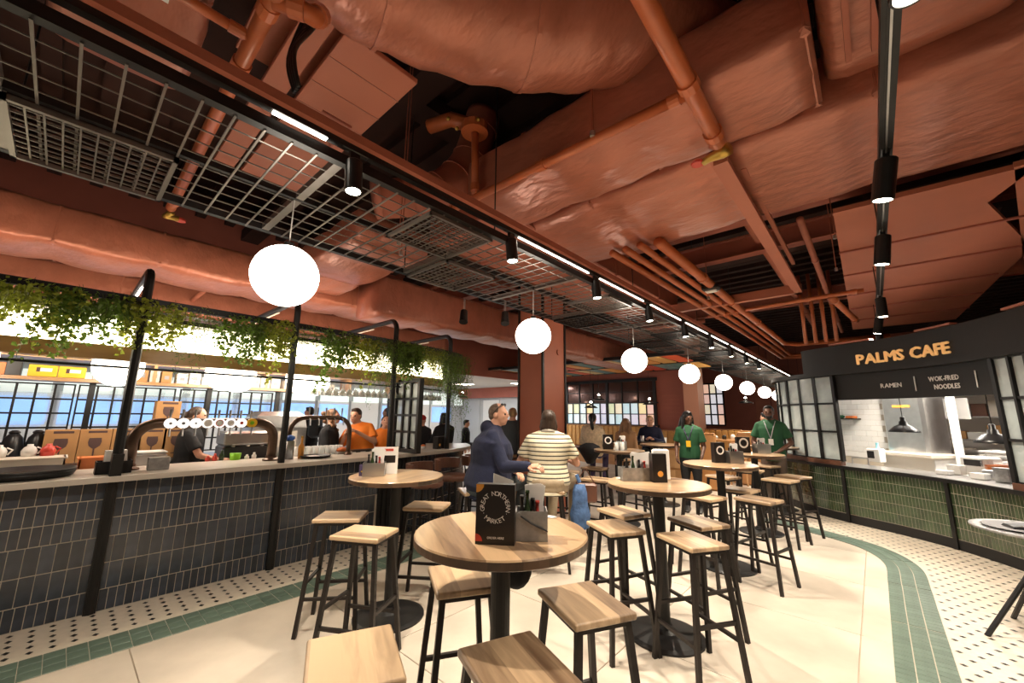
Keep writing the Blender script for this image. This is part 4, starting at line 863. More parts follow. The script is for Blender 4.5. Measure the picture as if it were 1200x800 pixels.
for i, y in enumerate((3.95, 4.12)):
    p = barp.at(arc_of(barp, y), -.12, 1.03)[0]; t = thing('menu_holder', ('left', 'right')[i] + ' dark menu box at the far end of the bar top', 'menu', tuple(p), .3); MB().cbox((0, 0, .09), (.09, .1, .18), .003).build('card', M['menu'], t); MB().cone((.046, .0, .06), (.047, .0, .06), .022, .022, 16).build('emblem', M['amber'], t)
for i, y in enumerate((3.35, 3.5, 3.66, 3.8)):
    p = barp.at(arc_of(barp, y), -.3, 1.03)[0]; t = thing('bowl', 'small bowl of garnish on the far bar top, %s from the screen' % ordn[i], 'bowl', tuple(p)); MB().lathe([(.03, 0), (.06, .04), (.055, .04), (.02, .006)], n=16, caps=False).build('bowl_body', M['cream'], t, smooth=True); MB().sph((0, 0, .035), (.045, .045, .03), 10, 6).build('garnish', M['food'] if i % 2 else M['leaf'], t)

# ================================================================ CAFE STALL
cf = thing('cafe_counter', 'curved cafe counter front of narrow green glazed tiles', 'counter', (.13, 7.88, 0)); O = Vector((.13, 7.88, 0))
tc0, tc1 = 0.0, cafep.L
ribbon(Off(), cafep, tc0, tc1, -.45, -.0005, .0, .795, 80).build('carcass', M['tgrout'], cf)
ribbon(Off(), cafep, tc0, tc1, -.02, .006, .0, .125, 80).build('kick_board', M['blackmatt'], cf)
tq = [arc_of(cafep, 10.4), arc_of(cafep, 9.35), arc_of(cafep, 8.24), arc_of(cafep, 7.46), arc_of(cafep, 6.2), arc_of(cafep, 4.9), cafep.L - .02]
# uprights where the bays meet
ups = [arc_of(cafep, 9.3), arc_of(cafep, 8.22), arc_of(cafep, 8.22) + 1.27, arc_of(cafep, 8.22) + 2.54, arc_of(cafep, 8.22) + 3.8]
for u in ups:
    p, dd, n = cafep.at(u, .0, .4); Off().box(p, (.045, .05, .79), Matrix.Rotation(math.atan2(dd.y, dd.x), 3, 'Z')).build('upright', M['black'], cf)
for b, (a0, a1) in enumerate(zip([arc_of(cafep, 10.6)] + ups, ups + [cafep.L - .05])):
    t = a0 + .04; rest = Off(); near = 2 <= b <= 4
    while t < a1 - .03:
        for r in range(5):
            p, dd, n = cafep.at(t, -.006 + random.uniform(0, .0015), .13 + .133 * (r + .5)); A = math.atan2(dd.y, dd.x)
            if b == 3: put('tile', tile_me(.0405, .132, M['cafetile']), None, cf, loc=p - O, rot=(random.uniform(-.01, .01), 0, A + random.uniform(-.01, .01)))
            else: rest.box(p, (.036, .014, .128), Matrix.Rotation(A + random.uniform(-.01, .01), 3, 'Z'))
        t += .0405
    if rest.v: rest.build('tiles_bay', M['cafetile'], cf)['kind'] = 'stuff'
tp = thing('worktop', 'stainless steel cafe worktop with black edge, curving along the green tiles', 'worktop', (.13, 7.88, .795)); O = Vector((.13, 7.88, .795))
ribbon(Off(), cafep, 0, tc1, -.62, .0, .797, .827, 90).build('steel_top', M['steel'], tp); ribbon(Off(), cafep, 0, tc1, .0, .045, .785, .832, 90).build('edge_trim', M['black'], tp)
# fascia with lettering
fs = thing('cafe_fascia', 'curved black cafe fascia with gold PALMS CAFE letters', 'sign', (.13, 7.88, 2.24)); O = Vector((.13, 7.88, 2.24))
tf = arc_of(cafep, 8.50); ribbon(Off(), cafep, tf, tc1, -.10, .01, 2.30, 2.70, 60).build('fascia_board', M['signblack'], fs)
ribbon(Off(), cafep, arc_of(cafep, 10.8), tc1, -.14, .05, 2.235, 2.30, 90).build('rim', M['signblack'], fs)
for a, b in ((8.2, 7.9), (7.55, 7.2), (6.6, 6.3), (6.15, 5.6)): ribbon(Off(), cafep, arc_of(cafep, a), arc_of(cafep, b), -.06, .03, 2.71, 2.735, 8).build('terracotta_trim', M['terratrim'], fs)
def path_text(s, ta, tb, z, size, off, m, parent, bold=0, depth=1, name='letter', heavy=0):
    ws = []
    for ch in s:
        if ch == ' ': ws.append(.34); continue
        vs, _ = text_geo(ch, bold); ws.append(max(v.x for v in vs) - min(v.x for v in vs) + .09)
    tot = sum(ws); k = (tb - ta) / tot; t = ta
    for ch, w in zip(s, ws):
        if ch != ' ':
            p, dd, n = cafep.at(t + w * k / 2, off, z); vs, _ = text_geo(ch, bold); cx = (max(v.x for v in vs) + min(v.x for v in vs)) / 2
            mb = Off(); Mx = frame_m(p, dd, (0, 0, 1)); fs_ = text_geo(ch, bold)[1]
            for ox, oz in (((0, 0),) if not heavy or ch == 'I' else ((-heavy, 0), (heavy, 0), (0, -heavy * .8), (0, heavy * .8))): mb.add([Mx @ Vector(((v.x - cx) * k + ox, v.y * size + oz, v.z * size * depth + ox * .02)) for v in vs], fs_); mb.build(name, m, parent)
        t += w * k
def arcx(x): 
    b = min(range(len(cafep.p)), key=lambda i: abs(cafep.p[i].x - x) + (9 if cafep.p[i].y > 9 else 0)); return cafep.d[b]
path_text('PALMS CAFE', arcx(-.1), arcx(.81), 2.365, .205, .03, M['gold'], fs, 0, heavy=.008)
mn = thing('menu_band', 'dark menu band above the servery with handwritten white dish names', 'sign', (.13, 7.88, 1.84)); O = Vector((.13, 7.88, 1.84))
t0, t1 = arcx(-.47), arcx(1.03); ribbon(Off(), cafep, t0, t1, -.10, -.06, 1.84, 2.235, 40).build('board', M['signblack'], mn)
path_text('RAMEN', arcx(.10), arcx(.29), 2.0, .085, -.055, M['whitep'], mn, .0, .3, heavy=.0025); path_text('WOK-FRIED', arcx(.56), arcx(.79), 2.045, .085, -.055, M['whitep'], mn, .0, .3, heavy=.003); path_text('NOODLES', arcx(.59), arcx(.78), 1.94, .085, -.055, M['whitep'], mn, .0, .3, heavy=.003)
for x in (.435, .91):
    p, dd, n = cafep.at(arcx(x), -.055, 2.03); Off().box(p, (.012, .008, .2), Matrix.Rotation(math.atan2(dd.y, dd.x), 3, 'Z')).build('divider', M['whitep'], mn)
def curved_screen(label, t0, t1, z0, z1, cols, rows_, org, band=True):
    global O
    t = thing('cafe_screen', label, 'screen', org); O = Vector(org); f = Off()
    for i in range(cols + 1):
        p, dd, n = cafep.at(t0 + (t1 - t0) * i / cols, -.03, (z0 + z1) / 2); w = .045 if i in (0, cols) or i % 2 == 0 else .03; f.box(p, (w, .06, z1 - z0), Matrix.Rotation(math.atan2(dd.y, dd.x), 3, 'Z'))
    for k in range(rows_ + 1): z = z0 + (z1 - z0) * k / rows_; ribbon(f, cafep, t0, t1, -.05, -.01, z - .015, z + .015, 20)
    f.build('frame', M['black'], t)
    if band: ribbon(Off(), cafep, t0, t1, -.07, .02, .832, z0, 20).build('base_rail', M['leather'], t)
    for i in range(cols):
        a = t0 + (t1 - t0) * i / cols + .022; b = t0 + (t1 - t0) * (i + 1) / cols - .022
        for k in range(rows_):
            za = z0 + (z1 - z0) * k / rows_ + .016; zb = z0 + (z1 - z0) * (k + 1) / rows_ - .016; ribbon(Off(), cafep, a, b, -.034, -.028, za, zb, 3).build('pane', M['frosted'], t)
ts = arc_of(cafep, 10.7)
curved_screen('black framed frosted curved screen left of the servery opening', ts, arcx(-.46), .90, 2.235, 9, 3, (-.9, 8.6, .832))
curved_screen('black framed screen at the right edge of the picture', arcx(1.03), arcx(1.03) + 2.1, .90, 2.235, 10, 3, (1.05, 6.8, .832))
for i, (x, y, z) in enumerate(((.30, 8.15, 1.37), (1.02, 7.35, 1.29))):
    t = thing('dome_pendant', ('left', 'right')[i] + ' black enamel dome pendant over the cafe counter', 'pendant lamp', (x, y, z), 0, 'dome pendants over the cafe counter')
    MB().lathe([(.17, 0), (.172, .012), (.15, .035), (.10, .085), (.05, .11), (.045, .15), (.03, .16), (.03, .21), (.015, .22)], n=28).build('shade', M['blackplastic'], t, smooth=True)
    MB().cone((0, 0, .22), (0, 0, 2.3 - z), .005, .005, 6).build('cord', M['black'], t); MB().sph((0, 0, .02), .035, 12, 8).build('bulb', M['offwhite'], t)
# white tiled wall of the kitchen
S = Vector((-1.25, 11.1, 0)); E_ = Vector((.17, 10.03, 0)); dk = (E_ - S).normalized(); nk = Vector((dk.y, -dk.x, 0)); Lk = (E_ - S).length
kw = struct(thing('wall_kitchen', None, None, tuple(S), math.atan2(dk.y, dk.x))); MB().b2((-.3, .01, 0), (Lk, .15, 2.25)).build('wall_core', M['tgrout'], kw)
wtm = MB().cbox((0, 0, 0), (.196, .012, .096), .002).mesh('wall_tile'); wtm.materials.append(M['wtile']); c = 0
for r in range(14):
    for k in range(8):
        x = Lk - .1 - k * .2 - (.1 if r % 2 else 0); put('wall_tile', wtm, None, kw, loc=(x, .006, .88 + r * .1)); c += 1
t = thing('wall_shelf', 'thin dark shelf on the white tiled wall with folded green cloth', 'shelf', tuple(S + dk * 1.02 + Vector((0, 0, 1.54))), math.atan2(dk.y, dk.x)); MB().b2((-.75, -.2, 0), (.3, 0, .02)).build('board', M['black'], t)
t = thing('folded_cloth', 'folded green cloth on the thin wall shelf', 'cloth', tuple(S + dk * .85 + nk * .1 + Vector((0, 0, 1.562))), math.atan2(dk.y, dk.x)); MB().cbox((0, 0, .03), (.4, .15, .06), .02).build('fold', M['green'], t)
t = thing('spice_box', 'small red box at the end of the wall shelf', 'box', tuple(S + dk * 1.22 + nk * .1 + Vector((0, 0, 1.562))), math.atan2(dk.y, dk.x)); MB().cbox((0, 0, .02), (.16, .1, .05), .01).build('box_body', M['food'], t)
t = thing('soap_dispenser', 'white paper towel box with black label under a blue bottle', 'dispenser', (-.05, 9.45, .83), -.6); MB().cbox((0, 0, .11), (.20, .14, .22), .01).build('box_body', M['white'], t); MB().b2((-.09, -.075, .06), (.02, -.071, .18)).build('label', M['menu'], t)
t = thing('spray_bottle', 'pale blue bottle behind the paper towel box', 'bottle', (-.02, 9.68, .83), -.6); MB().lathe([(.05, 0), (.05, .18), (.02, .24), (.02, .30), (.03, .31)], n=12).build('body', M['cyan'], t, smooth=True)
t = thing('tap', 'small steel tap frame on the cafe worktop', 'tap', (-.25, 8.75, .83), -.6); MB().tube([(-.12, 0, 0), (-.12, 0, .1), (.12, 0, .1), (.12, 0, 0)], .012, 8).build('tap_pipe', M['steel'], t)
t = thing('steel_duct', 'tall stainless steel extraction column beside the tiled wall', 'duct', (.50, 9.75, 0), -.65); MB().cbox((0, 0, 1.28), (.62, .5, 2.56), .06).build('casing', M['steel'], t); MB().cbox((.03, -.1, .98), (.85, .7, .06), .01).build('ledge', M['offwhite'], t); MB().cbox((.03, -.05, .5), (.75, .55, .92), .01).build('plinth', M['white'], t)
MB().b2((-.12, -.256, 1.75), (.14, -.251, 1.79)).build('label', M['amber'], t)
t = thing('steel_duct', 'narrow white upright at the right side of the extraction column', 'duct', (.93, 9.45, 0), -.65); MB().cbox((0, 0, 1.28), (.07, .1, 2.56), .01).build('casing', M['white'], t)
kb = struct(MB().b2((.2, 13.4, 0), (8.9, 13.5, 2.6)).build('wall_kitchen_back', M['white'])); struct(MB().b2((.4, 10.2, 2.58), (8.9, 13.5, 2.63)).build('ceiling_kitchen', M['greyceil']))
struct(MB().prism([(1.6, 6.8), (8.9, 6.8), (8.9, 10.2), (.4, 10.2), (.9, 8.8)], 2.58, 2.63).build('ceiling_kitchen_front', M['greyceil']))
for i, (x, y) in enumerate(((1.3, 9.0), (2.6, 10.2), (2.4, 8.2), (.35, 8.9))):  # added panels and area lamps that light the kitchen from inside
    t = thing('added_ceiling_light', ('added lit ceiling panel over the servery', 'added lit ceiling panel far inside the kitchen', 'added lit ceiling panel above the right screen', 'added lit ceiling panel before the tiled wall')[i], 'added ceiling light', (x, y, 2.53)); MB().b2((-.32, -.32, .0), (.32, .32, .04)).build('frame', M['white'], t); MB().b2((-.3, -.3, -.004), (.3, .3, 0)).build('diffuser', M['strip'], t)
    l = bpy.data.lights.new('lamp', 'AREA'); l.energy = KITCHEN_W; l.size = .55; l.color = (1, .95, .88); lo = bpy.data.objects.new('lamp', l); COL.objects.link(lo); lo.parent = t; lo.location = (0, 0, -.02)
# kitchen equipment
def rack(label, loc, rz, w=1.1, h=2.1, n=5, seed=1, short='left kitchen rack'):
    t = thing('storage_rack', label, 'rack', loc, rz); r = random.Random(seed)
    for x in (-w / 2, w / 2):
        for y in (-.2, .2): MB().bar((x, y, 0), (x, y, h), .03).build('post', M['black'], t)
    for k in range(n): MB().b2((-w / 2, -.2, .25 + k * (h - .3) / (n - 1)), (w / 2, .2, .28 + k * (h - .3) / (n - 1))).build('shelf_board', M['steel'], t)
    for k in range(n):
        bn = 0; x = -w / 2 + .05; z = .28 + k * (h - .3) / (n - 1)
        while x < w / 2 - .2:
            ww = r.uniform(.14, .3); hh = r.uniform(.14, .3); c = r.choice(['cardboard', 'offwhite', 'cream', 'steel', 'cardboard', 'leather'])
            j = thing('storage_box', '%s box, %s from left on %s shelf of the %s' % ({'cardboard': 'brown', 'offwhite': 'off white', 'cream': 'cream', 'steel': 'steel', 'leather': 'dark brown'}[c], ordn[bn], ordn[k], short), 'box', (loc[0] + (x + ww / 2) * math.cos(rz), loc[1] + (x + ww / 2) * math.sin(rz), z), rz, 'boxes on kitchen racks'); MB().cbox((0, 0, hh / 2), (ww - .02, .3, hh), .006).build('box_body', M[c], j); x += ww; bn += 1
rack('tall kitchen rack with cartons behind the extraction column', (1.75, 12.2, 0), -.3, 1.3, 2.1, 5, 4); rack('kitchen rack right of the far worktop', (3.2, 11.2, 0), -.9, 1.2, 2.1, 5, 9, 'right kitchen rack')
for i, (x, y, w, d, h, m, l) in enumerate(((1.25, 10.6, .5, .5, 1.0, 'steel', 'dark steel fryer beyond the column'), (1.75, 10.1, .6, .5, .95, 'steel', 'steel cabinet behind the servery'), (2.3, 9.4, .6, .6, .92, 'white', 'white kitchen cabinet behind the right pendant'), (1.6, 8.9, .55, .5, .95, 'steel', 'steel food warmer right of the servery'))):
    t = thing('kitchen_unit', l, 'kitchen unit', (x, y, 0), -.7); MB().cbox((0, 0, h / 2), (w, d, h), .015).build('body', M[m], t); MB().cbox((0, 0, h + .02), (w + .03, d + .03, .04), .008).build('top', M['steel'], t); MB().b2((-w * .35, -d / 2 - .02, h * .75), (w * .35, -d / 2 - .005, h * .79)).build('handle', M['black'], t)
t = thing('food_display', 'glass food warmer with orange food near the right screen', 'display', (1.22, 8.0, .83), -.7); MB().cbox((0, 0, .05), (.45, .3, .1), .01).build('base', M['steel'], t); MB().b2((-.2, -.12, .1), (.2, .12, .16)).build('food', M['food'], t); MB().b2((-.22, -.15, .1), (.22, -.145, .3)).build('pane', M['glass'], t); MB().cbox((0, 0, .32), (.46, .3, .03), .01).build('lid', M['white'], t)
t = thing('printer', 'white till printer on the cafe worktop', 'printer', (1.0, 8.35, .83), -.7); MB().cbox((0, 0, .12), (.3, .25, .24), .02).build('body', M['white'], t); MB().b2((-.1, -.13, .12), (.1, -.126, .2)).build('slot', M['menu'], t)
for i, (x, y, h, c) in enumerate(((.75, 8.2, .12, 'cream'), (.62, 8.05, .05, 'white'), (.9, 7.75, .07, 'white'), (1.08, 7.62, .16, 'galv'))):
    t = thing('container', ('cream tub', 'low white tray', 'white dish', 'small zinc pot')[i] + ' on the cafe worktop', 'container', (x, y, .828), -.6); MB().cbox((0, 0, h / 2), (.14, .12, h), .01).build('body', M[c], t); MB().cbox((0, 0, h), (.145, .125, .01), .002).build('rim', M[c], t)
t = thing('apron', 'white cloth hung from the kitchen rail with a black print', 'cloth', (1.05, 10.6, 1.65), -.6); MB().box((0, 0, .1), (.45, .02, .36)).build('cloth', M['paper'], t); MB().lathe([(.06, 0), (.05, .02)], (0, -.0, .1), 7).build('print', M['menu'], t)
t = thing('extraction_hood', 'long steel extraction hood inside the kitchen', 'hood', (2.4, 10.6, 2.15), -.6); MB().loft([[Vector((a * s, b * s, z)) for a, b in ((-1.4, -.45), (1.4, -.45), (1.4, .45), (-1.4, .45))] for z, s in ((0, 1), (.12, 1), (.5, .75))]).build('hood_shell', M['steel'], t)

# ================================================================ TABLES AND STOOLS
def make_table(label, loc, rz=0, r=.375):
    t = thing('high_table', label, 'table', (loc[0], loc[1], 0), rz, 'round high tables')
    MB().lathe([(r * .985, 1.012), (r, 1.016), (r, 1.044)], n=56).build('table_edge', M['twoodd'], t)
    MB().lathe([(r, 1.044), (r - .004, 1.05)], n=56).build('table_top', M['twood'], t)
    MB().cone((0, 0, .03), (0, 0, 1.01), .042, .042, 20).build('pole', M['black'], t, smooth=False)
    MB().lathe([(.27, 0), (.27, .012), (.24, .022), (.09, .04), (.06, .06), (.05, .08)], n=36).build('base', M['black'], t, smooth=False)
    MB().b2((-.2, -.03, .99), (.2, .03, 1.012)).b2((-.03, -.2, .99), (.03, .2, 1.012)).build('bracket', M['black'], t); return t
TB = make_table('round high table in front holding the menu card with circular lettering', (-1.28, 1.37))
for l, x, y, r in (('second round high table, holding the long zinc caddy', -1.30, 3.14, 1), ('third round high table, with a small steel tin', -1.33, 4.93, 2), ('fourth round high table, in front of the man in green', -1.34, 6.68, .5),
                   ('round high table beside the blue bar with a picture caddy', -2.99, 1.93, 2.4), ('round high table in front of the fleece wearing woman', -2.95, 5.75, 1.7), ('round high table between the hoodie man and the column', -3.2, 4.3, .7), ('round high table far away before the booths', -1.4, 8.6, .2), ('round high table at the bar end of the far row', -3.0, 7.5, 1.2)):
    clone(TB, l, (x, y, 0), r)
def make_stool(label, x, y, a):
    t = thing('bar_stool', label, 'stool', (x, y, 0), math.radians(a), 'wooden topped bar stools')
    MB().cbox((0, 0, .757), (.345, .285, .03), .006).build('seat', M['wood'], t, bevel=.003)
    MB().b2((-.155, -.125, .722), (.155, -.105, .742)).b2((-.155, .105, .722), (.155, .125, .742)).b2((-.155, -.105, .722), (-.135, .105, .742)).b2((.135, -.105, .722), (.155, .105, .742)).build('seat_frame', M['stoolleg'], t)
    for sx in (-1, 1):
        for sy in (-1, 1): MB().bar((sx * .142, sy * .112, .735), (sx * .205, sy * .175, 0), .026).build('leg', M['stoolleg'], t)
    def at(z): u = 1 - z / .735; return .142 + .063 * u, .112 + .063 * u
    for z, ax in ((.24, 0), (.34, 1)):
        X, Y = at(z)
        for s in (-1, 1):
            if ax == 0: MB().bar((-X, s * Y, z), (X, s * Y, z), .02).build('stretcher', M['stoolleg'], t)
            else: MB().bar((s * X, -Y, z), (s * X, Y, z), .02).build('stretcher', M['stoolleg'], t)
    return t
ST = make_stool('stool at the bottom edge left, seat cut by the picture edge', -1.35, .75, -24)
stools = [('stool at the bottom edge below the front table, seat cut', -.93, 1.08, -22), ('stool left of the front table pole', -1.60, 1.43, -30), ('stool right of the front table with two tone seat', -1.02, 1.62, -27),
 ('stool in front of the second table, nearer of the right pair', -.98, 2.86, -32), ('stool at the second table, behind the nearer right one', -1.10, 3.38, -28), ('stool left of the second table pole with bright seat', -1.49, 2.80, -31), ('stool at the second table, behind the bright seated one', -1.66, 3.27, -22),
 ('stool nearest the blue tiles at the side table', -3.18, 1.58, 48), ('stool in front of the side table, lighter seat', -2.63, 1.48, 30), ('stool behind the side table', -3.00, 2.26, 35), ('stool under the woman in the striped polo', -2.70, 3.60, 42),
 ('stool left of the third table', -1.38, 4.46, -16), ('stool right of the third table, clear in view', -.94, 4.70, -14), ('stool behind the third table', -1.22, 5.18, -10), ('stool left of the fourth table', -1.62, 6.12, -20), ('stool in front of the fourth table beside the man in green', -1.0, 6.35, -14), ('rightmost stool, beside the man in green', -.93, 6.85, -24),
 ('stool behind the second table, left of the waitress', -1.66, 4.85, 20), ('stool beyond the striped woman, nearest the brown bag', -2.72, 4.66, 10), ('stool below the fleece wearing woman', -3.3, 5.62, 5), ('stool right of the far side table', -2.55, 5.35, 40), ('stool behind the far side table', -2.85, 6.2, -10), ('stool by the column foot', -3.35, 4.95, 30), ('stool under the hoodie man', -3.22, 3.02, -30),
 ('far stool before the booths, left', -1.75, 8.3, 10), ('far stool before the booths, right', -1.45, 8.0, -20), ('far stool behind the fourth table', -1.5, 7.1, 0), ('far stool near the blond man', -3.4, 7.2, 20)]
for l, x, y, a in stools: clone(ST, l, (x, y, 0), math.radians(a))
# low backed leather bar stools at the bar end
def leather_stool(label, x, y, rz):
    t = thing('leather_stool', label, 'stool', (x, y, 0), rz, 'brown leather bar stools')
    MB().lathe([(.17, .70), (.20, .72), (.20, .76), (.17, .78)], n=26).build('seat', M['leather'], t, smooth=True)
    R = []
    for k in range(13):
        a = PI * (.08 + .84 * k / 12) + PI; c, s = math.cos(a), math.sin(a); R.append([Vector((.20 * c, .20 * s, .84)), Vector((.245 * c, .245 * s, .84)), Vector((.25 * c, .25 * s, .97)), Vector((.205 * c, .205 * s, .97))])
    MB().loft(R).build('backrest', M['leather'], t, smooth=False)
    for sx in (-1, 1):
        for sy in (-1, 1): MB().bar((sx * .13, sy * .13, .72), (sx * .19, sy * .19, 0), .026).build('leg', M['black'], t)
        MB().bar((sx * .165, -.165, .3), (sx * .165, .165, .3), .018).build('stretcher', M['black'], t)
    for s in (-.17, .17): MB().bar((s, -.12, .72), (s, -.16, .9), .016).build('back_post', M['black'], t)
    return t
LS = leather_stool('brown leather bar stool nearest, half behind the side table', -4.05, 3.02, -1.2)
clone(LS, 'brown leather bar stool behind the nearest one', (-4.2, 3.55, 0), -1.3); clone(LS, 'brown leather bar stool at the bend of the bar', (-4.35, 4.15, 0), -1.1); clone(LS, 'brown leather bar stool furthest along the bar', (-4.75, 4.85, 0), -.8)

# table dressings ------------------------------------------------------------
def ring_text(mb, s, Mx, R, size, a0, a1, flip=False):
    n = len(s)
    for i, ch in enumerate(s):
        if ch == ' ': continue
        a = a0 + (a1 - a0) * i / (n - 1); vs, fs = text_geo(ch, .0); cx = (max(v.x for v in vs) + min(v.x for v in vs)) / 2; th = a - PI / 2 if not flip else a + PI / 2
        r0 = R if not flip else R + size * .7
        mb.add([Mx @ Vector((r0 * math.cos(a) + (v.x - cx) * size * math.cos(th) - v.y * size * math.sin(th), r0 * math.sin(a) + (v.x - cx) * size * math.sin(th) + v.y * size * math.cos(th), v.z * size * .1)) for v in vs], fs)
def menu_card(label, loc, rz, w=.155, h=.225, full=True, logo='ring', d=.05):
    t = thing('menu_card', label, 'menu', loc, rz, 'black menu cards on the tables')
    MB().loft([[Vector((-w / 2, -d / 2, 0)), Vector((w / 2, -d / 2, 0)), Vector((w / 2, d / 2, 0)), Vector((-w / 2, d / 2, 0))], [Vector((-w / 2, -d / 2 + .004, h)), Vector((w / 2, -d / 2 + .004, h)), Vector((w / 2, d / 2 - .004, h)), Vector((-w / 2, d / 2 - .004, h))]]).build('card', M['menu'], t)
    F_ = frame_m((0, -d / 2 - .0012, h * .62), (1, 0, 0), (0, 0, 1)); F_ = F_ @ Matrix.Rotation(math.radians(0), 4, 'X')
    if full:
        mb = MB(); ring_text(mb, 'GREAT NORTHERN', F_, w * .28, w * .16, math.radians(190), math.radians(-10)); ring_text(mb, 'MARKET', F_, w * .28, w * .16, math.radians(232), math.radians(308), True)
        for a in (207, -27): p = F_ @ Vector((w * .33 * math.cos(math.radians(a)), w * .33 * math.sin(math.radians(a)), 0)); mb.sph(p, .0015, 6, 4)
        add_text(mb, 'ORDER HERE', frame_m((w * .02, -d / 2 - .001, .022), (1, 0, 0), (0, 0, 1)), .0115, .01, .1); mb.build('lettering', M['whitep'], t)
    elif logo == 'ring':
        mb = MB(); n = 28
        mb.add([F_ @ Vector((q * math.cos(2 * PI * i / n), q * math.sin(2 * PI * i / n), .0008)) for i in range(n) for q in (w * .24, w * .36)], [(2 * i, 2 * i + 1, (2 * i + 3) % (2 * n), (2 * i + 2) % (2 * n)) for i in range(n)]); mb.build('ring_print', M['whitep'], t)
    def qdisc(cx, cz, r, m, a0):
        n = 10; mb = MB(); mb.add([(cx, -d / 2 - .0012, cz)] + [(cx + r * math.cos(a0 + PI / 2 * i / n), -d / 2 - .0012, cz + r * math.sin(a0 + PI / 2 * i / n)) for i in range(n + 1)], [(0, i + 1, i + 2) for i in range(n)]); mb.build('corner_print', m, t)
    if full: qdisc(-w / 2, h, w * .2, M['amber'], -PI / 2); qdisc(-w / 2, .012, w * .18, M['redp'], 0)
    elif logo == 'amber':
        mb = MB(); n = 16; mb.add([(w * .02 + w * .2 * math.cos(PI * 2 * i / n), -d / 2 - .0012, h * .3 + w * .2 * math.sin(PI * 2 * i / n)) for i in range(n)], [tuple(range(n))]); mb.build('disc_print', M['amber'], t)
    return t
def tin(label, loc, rz, d=(.12, .10, .13), m='galv', handle=False, group=None, fill=True, napkin=True):
    short = {'zinc caddy beside the front menu card': 'front table', 'long zinc caddy on the second table': 'second table', 'small steel tin on the third table': 'third table', 'steel tin on the fourth table in front of the man in green': 'fourth table', 'glassy tin on the far side table': 'far side table'}.get(label, 'side table by the bar')
    t = thing('table_caddy', label, 'caddy', loc, rz, 'metal caddies on the tables'); x, y, z = d[0] / 2, d[1] / 2, d[2]; w = .003
    MB().b2((-x, -y, 0), (x, y, w)).b2((-x, -y, 0), (-x + w, y, z)).b2((x - w, -y, 0), (x, y, z)).b2((-x, -y, 0), (x, -y + w, z)).b2((-x, y - w, 0), (x, y, z)).build('tin_body', M[m], t)
    if handle: MB().tube([(-x * .9, -y - .004, z * .92), (0, -y - .004, z * .6), (x, -y - .004, z * .35)], .003, 6).build('handle', M['black'], t); MB().cone((-x * .8, -y - .008, z * .88), (-x * .8, -y, z * .88), .009, .009, 12).build('rivet', M['galv'], t)
    if fill:
        for i, (dx, c, h) in enumerate(((-.6, 'menu', .15), (-.25, 'wine', .17), (.1, 'menu', .14), (.4, 'redpl', .13))):
            b = thing('sauce_bottle', ('dark', 'green', 'black', 'red')[i] + ' sauce bottle in the caddy on the ' + short, 'bottle', (0, 0, 0), 0, 'sauce bottles in the table caddies'); b.location = Vector(loc) + Matrix.Rotation(rz, 3, 'Z') @ Vector((dx * x, y * .2, .004)); MB().lathe([(.014, 0), (.015, h * .6), (.007, h * .8), (.007, h), (.009, h), (.009, h + .012)], n=10).build('body', M[c], b, smooth=True)
    if napkin:
        b = thing('napkins', 'white napkins standing in the caddy on the ' + short, 'napkins', tuple(Vector(loc) + Matrix.Rotation(rz, 3, 'Z') @ Vector((x * .25, y * .55, .02))), rz, 'napkins in the table caddies'); mb = MB()
        for k in range(4): mb.box((.0, .004 * k - .006, .1 + .004 * k), (x * 1.1, .002, .18 - .01 * k), Matrix.Rotation(.08 * k - .1, 3, 'Y'))
        mb.build('sheets', M['paper'], b)
    return t
a1 = math.atan2(.09, .13)
menu_card('large black menu card with circular white lettering on the front table', (-1.175, 1.225, 1.05), a1)
tin('zinc caddy beside the front menu card', (-1.115, 1.375, 1.05), a1 + .1, (.13, .10, .115), handle=True)
t = thing('napkins', 'folded white napkins poking up behind the front menu card', 'napkins', (-1.24, 1.33, 1.05), a1 + .4); MB().add([(-.04, 0, 0), (.05, 0, 0), (.05, .004, 0), (-.04, .004, 0), (-.04, 0, .25), (.05, .0, .215), (.05, .004, .215), (-.04, .004, .25)], [(0, 1, 5, 4), (2, 3, 7, 6), (0, 4, 7, 3), (1, 2, 6, 5), (4, 5, 6, 7), (0, 3, 2, 1)]).build('sheet', M['paper'], t)
t = thing('coaster', 'small printed oval coaster lying on the front table', 'coaster', (-1.26, 1.71, 1.0505), .3); mb = MB(); mb.lathe([(.028, 0), (.028, .002)], n=24).build('disc', M['galv'], t); MB().lathe([(.017, .0021), (.017, .0026)], n=24).build('inner_print', M['whitep'], t)
menu_card('black menu card with amber disc on the second table', (-1.31, 3.19, 1.05), .75, w=.11, h=.215, full=False, logo='amber', d=.08)
tin('long zinc caddy on the second table', (-1.46, 3.16, 1.05), .85, (.30, .11, .10)); 
t = thing('condiment_tray', 'low white tray under the long zinc caddy', 'tray', (-1.55, 3.10, 1.05), .85); MB().cbox((0, 0, .008), (.12, .05, .016), .003).build('tray', M['white'], t)
t = thing('paper_bag', 'white paper menu bag behind the second menu card', 'paper', (-1.33, 3.30, 1.05), .75); MB().cbox((0, 0, .12), (.13, .05, .24), .01).build('sheet', M['paper'], t)
menu_card('black menu card with grey ring on the third table', (-1.36, 5.02, 1.05), .9, w=.13, h=.22, full=False, d=.07); tin('small steel tin on the third table', (-1.22, 5.10, 1.05), .8, (.16, .10, .13), m='steel')
menu_card('black menu card with white ring on the fourth table', (-1.48, 6.72, 1.05), .8, w=.20, h=.22, full=False); tin('steel tin on the fourth table in front of the man in green', (-1.26, 6.80, 1.05), .8, (.2, .12, .13), m='steel')
